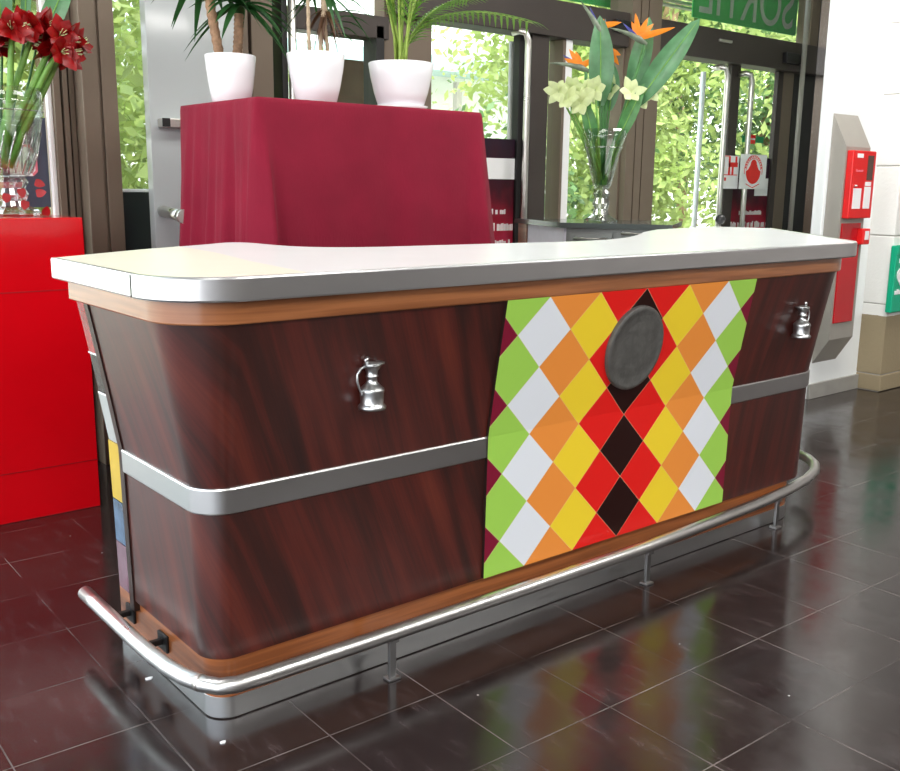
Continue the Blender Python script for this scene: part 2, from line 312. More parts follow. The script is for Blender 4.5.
class MB:
    def __init__(s): s.bm = bmesh.new(); s.uv = s.bm.loops.layers.uv.new('UVMap')
    def face(s, vs, smooth=False, uvs=None, mi=0):
        try: f = s.bm.faces.new(vs)
        except ValueError: return None
        f.smooth = smooth; f.material_index = mi
        for i, l in enumerate(f.loops):
            l[s.uv].uv = uvs[i] if uvs else (l.vert.co.x+l.vert.co.y, l.vert.co.z)
        return f
    def v(s, p): return s.bm.verts.new(p)
    def box(s, x0, x1, y0, y1, z0, z1, bev=0., mat4=None):
        vs = [s.v((x, y, z)) for x in (x0, x1) for y in (y0, y1) for z in (z0, z1)]
        fs = [(0, 1, 3, 2), (4, 6, 7, 5), (0, 4, 5, 1), (2, 3, 7, 6), (0, 2, 6, 4), (1, 5, 7, 3)]
        faces = [s.face([vs[i] for i in f]) for f in fs]
        if bev:
            es = list({e for f in faces for e in f.edges})
            r = bmesh.ops.bevel(s.bm, geom=es, offset=bev, segments=2, profile=.5, affect='EDGES')
            vs = list({v for f in r['faces'] for v in f.verts} | {v for v in vs if v.is_valid})
        if mat4 is not None: bmesh.ops.transform(s.bm, matrix=mat4, verts=[v for v in vs if v.is_valid])
        return s
    def tube(s, pts, rad, n=10, cap=True):
        pts = [Vector(p) for p in pts]
        rads = rad if isinstance(rad, (list, tuple)) else [rad]*len(pts)
        prev = None; rings = []; L = 0
        t0 = (pts[1]-pts[0]).normalized()
        ref = Vector((0, 0, 1)) if abs(t0.z) < .9 else Vector((1, 0, 0))
        nrm = t0.cross(ref).normalized()
        for i, p in enumerate(pts):
            if i == 0: t = t0
            elif i == len(pts)-1: t = (pts[i]-pts[i-1]).normalized()
            else: t = ((pts[i]-pts[i-1]).normalized()+(pts[i+1]-pts[i]).normalized()).normalized()
            nrm = (nrm-t*nrm.dot(t)).normalized(); bn = t.cross(nrm)
            rings.append([s.v(p+(nrm*math.cos(2*PI*k/n)+bn*math.sin(2*PI*k/n))*rads[i]) for k in range(n)])
        for a, b in zip(rings, rings[1:]):
            for k in range(n): s.face([a[k], a[(k+1) % n], b[(k+1) % n], b[k]], True)
        if cap: s.face(rings[0][::-1]); s.face(rings[-1])
        return s
    def lathe(s, prof, c=(0, 0, 0), n=24, smooth=True, axis=None, ripple=0, rn=0):
        c = Vector(c); rings = []
        for r, z in prof:
            if r < 1e-6: rings.append([s.v(c+Vector((0, 0, z)))])
            else: rings.append([s.v(c+Vector((r*(1+ripple*math.cos(rn*2*PI*k/n))*math.cos(2*PI*k/n), r*(1+ripple*math.cos(rn*2*PI*k/n))*math.sin(2*PI*k/n), z))) for k in range(n)])
        for a, b in zip(rings, rings[1:]):
            for k in range(n):
                A = [a[k % len(a)], a[(k+1) % len(a)]] if len(a) > 1 else [a[0]]
                B = [b[(k+1) % n], b[k]] if len(b) > 1 else [b[0]]
                s.face(A+B, smooth)
        return s
    def prism(s, poly, z0, z1, smooth_side=False):
        lo = [s.v((x, y, z0)) for x, y in poly]; hi = [s.v((x, y, z1)) for x, y in poly]
        n = len(poly)
        for k in range(n): s.face([lo[k], lo[(k+1) % n], hi[(k+1) % n], hi[k]], smooth_side)
        s.face(lo[::-1]); s.face(hi)
        return s
    def extr(s, poly, o, ex, ey, ez, d):
        """polygon in plane (ex,ey) extruded by d along ez"""
        o, ex, ey, ez = map(Vector, (o, ex, ey, ez)); n = len(poly)
        a = [s.v(o+ex*x+ey*y) for x, y in poly]; b = [s.v(o+ex*x+ey*y+ez*d) for x, y in poly]
        for k in range(n): s.face([a[k], a[(k+1) % n], b[(k+1) % n], b[k]])
        s.face(a[::-1]); s.face(b)
        return s
    def sweep(s, path, prof, smooth=False):
        """path: list of ((x,y),(nx,ny),s); prof: closed polygon of (offset,z)"""
        s.soft = True; rings = []; m = len(prof); acc = [0]
        for k in range(m):
            a, b = prof[k], prof[(k+1) % m]; acc.append(acc[-1]+math.hypot(b[0]-a[0], b[1]-a[1]))
        for (p, nn, ss) in path:
            rings.append(([s.v((p[0]+nn[0]*o, p[1]+nn[1]*o, z)) for o, z in prof], ss))
        for (a, sa), (b, sb) in zip(rings, rings[1:]):
            for k in range(m):
                k2 = (k+1) % m
                f = s.face([a[k], b[k], b[k2], a[k2]], smooth, [(sa, acc[k]), (sb, acc[k]), (sb, acc[k+1]), (sa, acc[k+1])])
        s.face(rings[0][0]); s.face(rings[-1][0][::-1])
        return s
    def petal(s, base, d, up, L, W, curl=.3, n=6, cup=.15, tip=1., wb=.25):
        base = Vector(base); d = Vector(d).normalized(); up = Vector(up); up = (up-d*up.dot(d)).normalized(); sd = d.cross(up)
        rows = []
        for i in range(n+1):
            t = i/n
            w = W*.5*(max(0, math.sin(PI*(wb+(1-wb)*t)))**.8) if t < 1 else W*.02
            c = base+d*(L*t*(1-.15*abs(curl)*t))+up*(curl*L*t*t)
            rows.append([s.v(c-sd*w+up*cup*w), s.v(c), s.v(c+sd*w+up*cup*w)])
        for a, b in zip(rows, rows[1:]):
            for k in (0, 1): s.face([a[k], a[k+1], b[k+1], b[k]], True)
        return s
    def strip(s, pts, widths, up=(0, 0, 1)):
        pts = [Vector(p) for p in pts]; rows = []
        for i, p in enumerate(pts):
            t = (pts[min(i+1, len(pts)-1)]-pts[max(i-1, 0)]).normalized()
            sd = t.cross(Vector(up))
            sd = sd.normalized() if sd.length > 1e-4 else Vector((1, 0, 0))
            nr = sd.cross(t)
            rows.append([s.v(p-sd*widths[i]*.5+nr*widths[i]*.18), s.v(p), s.v(p+sd*widths[i]*.5+nr*widths[i]*.18)])
        for a, b in zip(rows, rows[1:]):
            for k in (0, 1): s.face([a[k], a[k+1], b[k+1], b[k]], True)
        return s
    def build(s, name, material, parent=None, loc=None, recalc=True):
        if recalc: bmesh.ops.recalc_face_normals(s.bm, faces=s.bm.faces)
        if parent is not None and loc is None:
            off = Vector(parent.location)
            if parent.parent is not None: off += Vector(parent.parent.location)
            bmesh.ops.translate(s.bm, verts=s.bm.verts, vec=-off)
        if getattr(s, 'soft', False):
            for f in s.bm.faces: f.smooth = True
        me = bpy.data.meshes.new(name); s.bm.to_mesh(me)
        if getattr(s, 'soft', False): me.set_sharp_from_angle(angle=.45)
        s.bm.free()
        for mm in (material if isinstance(material, list) else [material]): me.materials.append(mm)
        o = bpy.data.objects.new(name, me); link(o, parent)
        return o

def tag(o, label=None, cat=None, group=None, kind=None):
    if label: o['label'] = label
    if cat: o['category'] = cat
    if group: o['group'] = group
    if kind: o['kind'] = kind
    return o
def thing(name, label, cat, loc=(0, 0, 0), group=None):
    o = bpy.data.objects.new(name, None); o.location = loc; o.empty_display_size = .05; link(o)
    return tag(o, label, cat, group)
def origin_to(o, p):
    """shift a top-level mesh's origin to p"""
    p = Vector(p); o.data.transform(Matrix.Translation(-p)); o.location = p; return o
def struct(o): o['kind'] = 'structure'; return o
def sgroup(name, loc=(0, 0, 0)):
    o = bpy.data.objects.new(name, None); o.location = loc; link(o); o['kind'] = 'structure'; return o
def text_mesh(txt, size, M4, name, material, parent, mirror=False, depth=.002, fit=None):
    cu = bpy.data.curves.new('t', 'FONT'); cu.body = txt; cu.size = size; cu.extrude = depth; cu.align_x = 'CENTER'; cu.align_y = 'CENTER'
    ob = bpy.data.objects.new('t', cu); COL.objects.link(ob)
    dg = bpy.context.evaluated_depsgraph_get()
    me = bpy.data.meshes.new_from_object(ob.evaluated_get(dg)); bpy.data.objects.remove(ob)
    if fit:
        xs = [v.co.x for v in me.vertices]; ys = [v.co.y for v in me.vertices]
        me.transform(Matrix.Translation((-(max(xs)+min(xs))/2, -(max(ys)+min(ys))/2, 0)))
        me.transform(Matrix.Diagonal((fit[0]/(max(xs)-min(xs)), fit[1]/(max(ys)-min(ys)), 1, 1)))
    if mirror: me.transform(Matrix.Scale(-1, 4, (1, 0, 0))); me.flip_normals()
    off = Vector(parent.location) if parent is not None else Vector()
    me.transform(Matrix.Translation(-off) @ M4)
    me.materials.clear(); me.materials.append(material)
    me.name = name
    o = bpy.data.objects.new(name, me); link(o, parent); return o

# ------------------------------------------------------------------ counter path
WD = Vector((.66, .751)).normalized()          # direction of the right wing
def counter_path(y_back, wing, r0=.06, r1=.14, XC=2.58, start=None, stop=None, n=20):
    """outline of the plinth from the back of the left wing, round the front, to the right wing"""
    pts = []
    ys = [y_back, .45, .35, .2, r0]
    for y in [q for q in ys if q <= y_back]:
        pts.append(((0, y), (-1, 0)))
    for k in range(1, n+1):
        a = PI+PI/2*k/n
        pts.append(((r0+r0*math.cos(a), r0+r0*math.sin(a)), (math.cos(a), math.sin(a))))
    th = math.atan2(WD.y, WD.x)
    tl = r1*math.tan(th/2)
    x = .3
    while x < XC-tl-.1: pts.append(((x, 0), (0, -1))); x += .3
    c = (XC-tl, r1)
    for k in range(0, n+1):
        a = -PI/2+th*k/n
        pts.append(((c[0]+r1*math.cos(a), c[1]+r1*math.sin(a)), (math.cos(a), math.sin(a))))
    last = pts[-1]
    for d in (.3, .6, wing):
        pts.append(((last[0][0]+WD.x*d, last[0][1]+WD.y*d), (WD.y, -WD.x)))
    out = []; s = 0
    for i, (p, nn) in enumerate(pts):
        if i: s += math.hypot(p[0]-pts[i-1][0][0], p[1]-pts[i-1][0][1])
        out.append((p, nn, s))
    return out
def front_cut(path, xa, xb):
    """keep the part of a path on the front whose x lies between xa and xb, adding exact end points"""
    out = []
    for i, (p, nn, s) in enumerate(path):
        if nn == (0, -1) or True:
            onfront = abs(p[1]) < 1e-6 and abs(nn[0]) < 1e-3
        if xa is None:
            if not (onfront and p[0] > xb) and not (p[0] > xb): out.append((p, nn, s))
        elif xb is None:
            if p[0] > xa and not (p[0] < 1 and p[1] > 0): out.append((p, nn, s))
    if xa is None: out.append(((xb, 0), (0, -1), out[-1][2]+xb-out[-1][0][0]))
    if xb is None: out.insert(0, ((xa, 0), (0, -1), out[0][2]-(out[0][0][0]-xa)))
    return out

# ------------------------------------------------------------------ bar counter
HT = 1.139
bar = thing('bar_counter', 'long curved wooden bar counter with white top, metal edging and argyle front panel', 'bar counter', (1.25, .3, 0))
PX0, PX1, PXC, PA = .872, 2.076, 1.474, .1085
# countertop slab
top_path = counter_path(.63, 1.15, r1=.22, XC=2.71)
outer = [(p[0]+n[0]*.124, p[1]+n[1]*.124) for p, n, s in top_path]
def bez(a, b, c, d, n=10):
    return [tuple((1-t)**3*a[i]+3*(1-t)**2*t*b[i]+3*(1-t)*t*t*c[i]+t**3*d[i] for i in (0, 1)) for t in [k/n for k in range(n+1)]]
back = [(3.5, 1.12), (3.15, 1.07), (2.9, 1.02), (2.62, .87)] + bez((2.4, .72), (2.15, .56), (2.0, .50), (1.75, .50), 8) + [(1.4, .545), (1.15, .57)] + bez((1.0, .585), (.76, .61), (.69, .70), (.672, .84), 8) + bez((.66, .96), (.65, 1.06), (.60, 1.06), (.52, 1.0), 6) + [(.2, .83)]
poly = outer+back
MB().prism(poly, HT-.05, HT).build('worktop', M['laminate'], bar)
# cream laminate section of the left wing
cut = [(.222, -.124), (.27, .26), (.335, .6), (.36, .91), (.2, .83)]
left_out = [q for q in outer if q[0] < .2]
cre = left_out+cut+[]
tag(MB().prism(cre, HT, HT+.0012).build('cream_section', M['cream'], bar), 'cream laminate section of the white worktop')
MB().sweep(top_path, [(.100, HT-.054), (.131, HT-.054), (.133, HT-.05), (.133, HT-.003), (.131, HT+.001), (.122, HT+.002), (.118, HT-.002)]).build('edge_band', M['chrome'], bar)
MB().box(-.1345, -.1330, .0705, .0725, HT-.053, HT+.001).build('edge_joint', M['black_frame'], bar)
trim_path = counter_path(.585, 1.15, XC=2.64)
MB().sweep(trim_path, [(.05, 1.03), (.104, 1.03), (.106, 1.033), (.106, HT-.052), (.05, HT-.052)]).build('upper_trim', M['oak'], bar)
body_path = counter_path(.47, 1.1, XC=2.63)
LW, RW = front_cut(body_path, None, PX0+.004), front_cut(body_path, PX1-.004, None)
# subtle curve of the flared upper panel
def flare(z):
    t = (z-.62)/.41
    return .024+.071*(t*.92+.08*t*t)
zs = [.62, .70, .78, .86, .94, 1.032]
for nm, P, vm in (('veneer_panel', LW, 'veneer_l'), ('veneer_panel', RW, 'veneer_r')):
    up = [(flare(z), z) for z in zs]+[(flare(z)-.03, z) for z in zs[::-1]]
    lo = [(.016, .172), (.022, .56), (-.01, .56), (-.016, .172)]
    MB().sweep(P, up).build('upper_veneer_panel', M[vm], bar)
    MB().sweep(P, lo).build('lower_veneer_panel', M[vm], bar)
    MB().sweep(P, [(-.01, .556), (.027, .556), (.029, .559), (.030, .617), (.028, .621), (-.01, .621)]).build('metal_band', M['band'], bar)
# back-end strips of the left wing: dark edge and coloured strip
def endstrip(y0, y1, prof_add, name, m, z0, z1):
    mb = MB()
    def off(z): return (.016+.006*(z-.172)/.388) if z < .56 else (.023 if z < .62 else flare(z))
    zz = sorted(set([z0, z1]+[z for z in (.56, .62, .78, .94) if z0 < z < z1]))
    prof = [(off(z)+prof_add, z) for z in zz]+[(off(z)-.05, z) for z in zz[::-1]]
    path = [((0, y1), (-1, 0), 0), ((0, y0), (-1, 0), y1-y0)]
    mb.sweep(path, prof); return mb.build(name, m, bar)
endstrip(.468, .498, .004, 'edge_strip', M['edge_dark'], .14, 1.032)
for nm, m, z0, z1 in (('coloured_edge', 'strip_red', .885, 1.03), ('coloured_edge', 'strip_black', .77, .88), ('coloured_edge', 'strip_grey', .625, .765),
                      ('coloured_edge', 'strip_yellow', .45, .622), ('coloured_edge', 'strip_blue', .32, .447), ('coloured_edge', 'strip_lilac', .175, .317)):
    o = endstrip(.497, {'strip_red': .575, 'strip_black': .575, 'strip_grey': .585}.get(m, .595), -.004, nm, M[m], z0, z1)
    o['label'] = m.split('_')[1]+' block of the coloured back edge'
for z in (.8825, .767): endstrip(.497, .578, -.002, 'edge_bead', M['paper'], z-.0025, z+.0025)
# inner core so the counter is solid
core = [(.06, .06), (2.5, .06), (3.1, .75), (2.75, .85), (2.2, .42), (.62, .42), (.55, .56), (.06, .56)]
MB().prism(core, .0, HT-.055).build('inner_carcass', M['edge_dark'], bar)
# lower trim and kick plate
low_path = counter_path(.62, 1.1)
MB().sweep(low_path, [(-.04, .058), (.002, .058), (.003, .06), (.003, .172), (-.04, .172)]).build('lower_trim', M['oak_dark'], bar)
MB().sweep(low_path, [(-.05, .0), (.0, .0), (.004, .004), (.004, .06), (.0, .062), (-.05, .062)]).build('kick_plate', M['kick'], bar)

# argyle panel (follows the kink of the front)
mb = MB()
arc_u = math.hypot(flare(1.03)-.024, .41); arc_l = .447
PB = (arc_u+arc_l)/8
faces = [(1.031, 0), (.8, (1.031-.8)*arc_u/.411), (.62, arc_u), (.176, arc_u+arc_l)]
def poff(z): return (flare(z) if z >= .62 else .016+.008*(z-.172)/.448)+.011
fr = [[mb.v((x, -poff(z), z)) for x in (PX0, PXC, PX1)] for z, a in faces]
bk = [[mb.v((x, -poff(z)+.014, z)) for x in (PX0, PXC, PX1)] for z, a in faces]
for i in range(3):
    for k in range(2):
        us = [(((PX0, PXC, PX1)[j]-PXC)/PA, (-faces[q][1])/PB) for q, j in ((i, k), (i, k+1), (i+1, k+1), (i+1, k))]
        mb.face([fr[i][k], fr[i][k+1], fr[i+1][k+1], fr[i+1][k]], False, us)
for i in range(3):
    mb.face([fr[i][0], fr[i+1][0], bk[i+1][0], bk[i][0]], mi=1); mb.face([fr[i][2], bk[i][2], bk[i+1][2], fr[i+1][2]], mi=1)
    for k in range(2): mb.face([bk[i][k], bk[i+1][k], bk[i+1][k+1], bk[i][k+1]], mi=1)
for k in range(2):
    mb.face([fr[0][k], bk[0][k], bk[0][k+1], fr[0][k+1]], mi=1); mb.face([fr[3][k], fr[3][k+1], bk[3][k+1], bk[3][k]], mi=1)
tag(mb.build('argyle_panel', [M['argyle'], M['edge_dark']], bar), 'painted argyle panel of green, white, orange, yellow, red and black lozenges')

# slate medallion on the argyle panel
mc = Vector((1.459, -.086, .835)); tl = math.atan2(flare(1.03)-flare(.62), .41)
mb = MB(); N = 48
ex = Vector((1, 0, 0)); ey = Vector((0, -math.sin(tl), math.cos(tl))); ez = Vector((0, -math.cos(tl), -math.sin(tl)))
prof = [(1., -.014), (1., -.002), (.985, .001), (.9, .003), (.88, .001), (.6, .004), (.3, .006), (0, .007)]
rings = []
for r, h in prof:
    if r == 0: rings.append([mb.v(mc+ez*h)])
    else: rings.append([mb.v(mc+ex*(.132*r*math.cos(2*PI*k/N))+ey*(.142*r*math.sin(2*PI*k/N))+ez*h) for k in range(N)])
for a, b in zip(rings, rings[1:]):
    for k in range(N):
        mb.face([a[k], a[(k+1) % N]]+([b[(k+1) % N], b[k]] if len(b) > 1 else [b[0]]), True)
tag(mb.build('medallion', M['slate'], bar), 'dark grey oval medallion with worn relief')

# ------------------------------------------------------------------ foot rail
rail = thing('foot_rail', 'polished tubular steel foot rail along the foot of the bar counter', 'foot rail', (1.2, -.085, 0))
RZ = .138
pts = [(-.083, .69), (-.084, .6), (-.085, .45), (-.086, .30), (-.084, .19), (-.078, .10), (-.066, .03), (-.045, -.03), (-.02, -.066), (.02, -.083), (.1, -.087), (.4, -.09), (1.0, -.094), (1.55, -.094), (2.0, -.074), (2.28, -.058), (2.52, -.032), (2.72, .004), (2.86, .05), (2.955, .105), (3.02, .175), (3.06, .25)]
jj = 8
MB().tube([(x, y, RZ) for x, y in pts], .0212, 16).build('rail_tube', M['rail'], rail)
MB().tube([(-.052, -.012, RZ), (-.046, -.026, RZ)], .0219, 16).build('rail_joint', M['steel'], rail)
for x, y in ((.485, -.088), (1.567, -.094), (2.43, -.044)):
    mb = MB(); mb.box(x-.011, x+.011, y-.006, y+.006, .006, RZ-.018, .002); mb.box(x-.013, x+.017, y-.012, y+.02, RZ-.028, RZ-.014, .002)
    p = mb.build('post', M['post_steel'], rail)
    MB().box(x-.02, x+.02, y-.016, y+.016, 0, .008, .002).build('foot_plate', M['post_steel'], p)
for y in (.30, .53):
    mb = MB(); mb.box(-.085, -.004, y-.008, y+.008, .105, .121, .002); mb.box(-.012, -.003, y-.03, y+.03, .085, .135, .003)
    mb.build('wall_bracket', M['black_frame'], rail)

def scrap(x, y, r, lab):
    mb = MB(); mb.prism([(x+r*q*math.cos(a), y+r*.6*q*math.sin(a)) for q, a in ((1, .2), (.8, 1.3), (1.1, 2.4), (.9, 3.6), (1, 5.1))], .0, .004)
    o = mb.build('paper_scrap', M['paper']); origin_to(o, (x, y, 0)); tag(o, lab, 'litter')
scrap(-0.044, 0.323, .011, 'white scrap on the floor beside the left bend of the foot rail')
scrap(-0.027, -0.09, .008, 'white scrap on the floor in front of the counter corner')
# ------------------------------------------------------------------ pewter jugs on the veneer
def jug(x, z, lab, flip):
    yb = -flare(z+.05)-.030
    t = thing('pewter_jug', lab, 'jug', (x, yb, z), 'miniature pewter jugs on the bar front')
    pr = [(0, 0), (.036, 0), (.037, .006), (.032, .012), (.030, .016), (.031, .042), (.033, .048), (.031, .054), (.022, .062), (.0145, .07), (.0135, .082), (.0165, .084), (.0165, .087), (.014, .089), (.016, .1), (.022, .113), (.024, .116), (.021, .116), (.012, .1), (0, .096)]
    mb = MB().lathe(pr, (x, yb, z), 28)
    sg = -1 if flip else 1
    for v in mb.bm.verts:                       # pull out the pouring lip
        h = v.co.z-z
        if h > .1:
            dx = (v.co.x-x)*sg
            if dx > .012: v.co.x += sg*(h-.1)*.75; v.co.z += .004
    mb.build('jug_body', M['pewter'], t)
    h = [(x-sg*.018, yb, z+.112), (x-sg*.034, yb, z+.108), (x-sg*.044, yb, z+.094), (x-sg*.045, yb, z+.075), (x-sg*.039, yb, z+.058), (x-sg*.031, yb, z+.043), (x-sg*.032, yb, z+.036)]
    MB().tube(h, [.004, .0038, .0036, .0034, .0032, .003, .004], 8).build('jug_handle', M['pewter'], t)
    mb = MB().lathe([(0, .125), (.012, .123), (.0225, .1185), (.023, .116), (0, .116)], (x, yb, z), 20)
    for v in mb.bm.verts:
        if (v.co.x-x)*sg > .012: v.co.x += sg*.012
    mb.build('jug_lid', M['pewter'], t)
    MB().tube([(x-sg*.016, yb, z+.118), (x-sg*.018, yb, z+.128), (x-sg*.012, yb, z+.136)], [.004, .006, .004], 8).build('thumb_lever', M['pewter'], t)
    MB().tube([(x, yb+.006, z+.03), (x, -flare(z+.03)+.002, z+.03)], .005, 8).build('mounting_pin', M['pewter'], t)
jug(.421, .780, 'small pewter jug with handle on its left, on the left veneer panel', False)
jug(2.422, .786, 'small pewter jug with handle on its right, right of the argyle panel', True)

# ------------------------------------------------------------------ red pedestal
ped = thing('red_pedestal', 'tall glossy red pedestal block behind the left end of the bar', 'pedestal', (.04, 2.15, 0))
MB().box(-.30, .381, 1.86, 2.46, .0, 1.2, .004).build('pedestal_body', M['red_gloss'], ped)
for z in (.918, .204): MB().box(-.3005, .3815, 1.8585, 1.8605, z-.002, z+.002).build('panel_seam', M['red_seam'], ped)

# ------------------------------------------------------------------ vases and flowers
def vase(loc, prof, lab, name='glass_vase'):
    t = thing(name, lab, 'vase', loc)
    bowl, foot = prof
    MB().lathe(bowl, loc, 40).build('bowl', M['vase'], t)
    MB().lathe(foot, loc, 24, False, None, .05, 12).build('cut_foot', M['crystal'], t)
    return t
VL = Vector((.185, 2.12, 1.2))
# cut-crystal footed vase on the pedestal
bowl = [(0, .15), (.07, .155), (.092, .175), (.115, .24), (.132, .33), (.148, .42), (.158, .497), (.153, .497), (.142, .42), (.126, .33), (.108, .24), (.085, .18), (.06, .163), (0, .16)]
foot = [(0, 0), (.112, 0), (.116, .012), (.1, .026), (.07, .04), (.058, .06), (.07, .085), (.058, .11), (.072, .135), (.06, .152), (0, .152)]
v1 = vase(tuple(VL), (bowl, foot), 'footed crystal vase of red amaryllis standing on the red pedestal')
mb = MB()
for k in range(20):
    a = 2*PI*k/20
    mb.tube([(VL.x+r*math.cos(a+z*2), VL.y+r*math.sin(a+z*2), VL.z+z) for r, z in ((.089, .17), (.116, .24), (.133, .33))], .0035, 5)
mb.build('cut_ribs', M['crystal'], v1)
MB().tube([(VL.x+.1475*math.cos(2*PI*k/40), VL.y+.1475*math.sin(2*PI*k/40), VL.z+.41) for k in range(41)], .003, 6).build('rim_ring', M['crystal'], v1)
MB().lathe([(0, .165), (.082, .182), (.106, .243), (.123, .33), (.134, .385), (0, .386)], VL, 32).build('water', M['water'], v1)

def amaryllis(head, foot, lab, n=3, seed=0, r=.085):
    rnd = random.Random(seed); head = Vector(head); foot = Vector(foot)
    t = thing('amaryllis', lab, 'flower', tuple(foot), 'red amaryllis in the crystal vase')
    mid = foot.lerp(head, .5)+Vector((rnd.uniform(-.01, .01), 0, .03))
    MB().tube([foot, foot.lerp(mid, .5)+Vector((0, 0, .01)), mid, mid.lerp(head, .6)+Vector((0, 0, .012)), head], [.015, .0145, .0135, .012, .010], 9).build('stem', M['stem'], t)
    out = (head-Vector((VL.x, VL.y, head.z-.15))).normalized()
    for k in range(n):
        a = 2*PI*k/n+rnd.uniform(0, 1)
        d = Vector((math.cos(a), math.sin(a), rnd.uniform(-.1, .45))).normalized()
        c = head+d*.03
        mb = MB()
        u = d.cross(Vector((0, 0, 1))).normalized(); w = u.cross(d)
        for q in range(6):
            b = 2*PI*q/6+(.3 if q % 2 else 0)
            rad = u*math.cos(b)+w*math.sin(b)
            mb.petal(c, d*1.0+rad*.55, -d*.2+rad, r*rnd.uniform(.85, 1.1), r*.78, rnd.uniform(.25, .6), 6, .25)
        f = mb.build('bloom', M['amaryllis'], t)
        ms = MB()
        for q in range(5):
            b = 2*PI*q/5; rad = u*math.cos(b)+w*math.sin(b)
            ms.tube([c, c+d*.03+rad*.008, c+d*.06+rad*.012], .0014, 5)
        tag(ms.build('stamens', M['lily'], f), 'pale stamens')
    return t
af = Vector((VL.x, VL.y, VL.z+.19))
heads = [((.215, 2.03, 1.90), 'amaryllis with a full dark red head at the left picture edge', 4),
         ((.31, 2.04, 1.925), 'upright amaryllis head in the middle of the crystal vase', 3),
         ((.375, 2.0, 1.89), 'amaryllis head just right of the upright middle one', 4),
         ((.425, 2.05, 1.865), 'amaryllis leaning furthest right, next to the brown column', 4),
         ((.37, 1.98, 1.835), 'lowest amaryllis head, hanging over the vase rim at right', 4),
         ((.155, 2.12, 1.86), 'amaryllis cut by the left picture edge, behind the others', 4)]
for i, (h, lab, n) in enumerate(heads):
    amaryllis(h, (af.x+random.uniform(-.05, .05), af.y+random.uniform(-.05, .05), af.z+random.uniform(0, .02)), lab, n+1, 20+i, .08)
# tall leaves behind the amaryllis
def big_leaf(foot, base, tip, w, lab, group=None, roll=(0, -1, .3), m='big_leaf'):
    foot, base, tip = map(Vector, (foot, base, tip))
    t = thing('paddle_leaf', lab, 'leaf', tuple(foot), group)
    MB().tube([foot, foot.lerp(base, .5)+Vector((0, 0, .008)), base, base.lerp(tip, .3)], [.006, .0055, .005, .003], 8).build('leaf_stalk', M['stem_dark'], t)
    mb = MB(); d = tip-base; dn = d.normalized(); rl = Vector(roll); rl = (rl-dn*rl.dot(dn)).normalized(); sd = dn.cross(rl)
    rows = []
    for i in range(13):
        q = i/12; ww = w*.5*max(.02, math.sin(PI*(q*.9+.06))**.75)*(1-.25*q) if i < 12 else .001
        c = base+d*q+rl*(.03*math.sin(PI*q))
        rows.append([mb.v(c-sd*ww+rl*ww*.35), mb.v(c-sd*ww*.5+rl*ww*.12), mb.v(c), mb.v(c+sd*ww*.5+rl*ww*.12), mb.v(c+sd*ww+rl*ww*.35)])
    for a, b in zip(rows, rows[1:]):
        for k in range(4): mb.face([a[k], a[k+1], b[k+1], b[k]], True)
    mb.build('leaf_blade', M[m], t)
    MB().tube([base+d*q+rl*(.03*math.sin(PI*q)+.002) for q in (0, .25, .5, .75, .95)], [.004, .0035, .003, .002, .001], 6).build('midrib', M['stem'], t)
    return t
big_leaf((af.x+.02, af.y+.03, af.z), (.34, 2.16, 1.86), (.52, 2.2, 2.2), .10, 'broad green leaf rising right behind the red amaryllis', 'tall leaves in the crystal vase')
big_leaf((af.x, af.y+.04, af.z), (.30, 2.18, 1.88), (.33, 2.2, 2.25), .045, 'narrow upright green leaf in the middle behind the red amaryllis', 'tall leaves in the crystal vase')
big_leaf((af.x-.02, af.y+.03, af.z), (.22, 2.18, 1.9), (.20, 2.22, 2.3), .11, 'broad green leaf at the left edge behind the red amaryllis', 'tall leaves in the crystal vase')
# red petals clinging around the foot of the vase
def fallen(p, d, lab):
    mb = MB(); mb.petal(p, d, (0, -1, .2), .04, .034, .15, 6, .2); o = mb.build('red_petal', M['petal_red']); origin_to(o, p)
    tag(o, lab, 'petal', 'red petals around the crystal vase foot')
for p, d, lab in (((.262, 2.04, 1.335), (.8, -.1, -.3), 'red petal on the vase, highest at right'), ((.258, 2.02, 1.29), (.6, -.2, .1), 'red petal at mid height on the right of the vase foot'),
                  ((.20, 2.02, 1.31), (.1, -.1, -1), 'red petal hanging in the middle of the vase stem'), ((.218, 2.03, 1.262), (-.3, -.1, -.9), 'red petal low on the middle of the vase stem'),
                  ((.287, 2.02, 1.204), (.2, -.1, .9), 'red petal standing on the pedestal right of the vase foot'), ((.15, 2.03, 1.29), (-.2, -.1, -.8), 'red petal at the left edge of the vase stem')):
    fallen(p, d, lab)

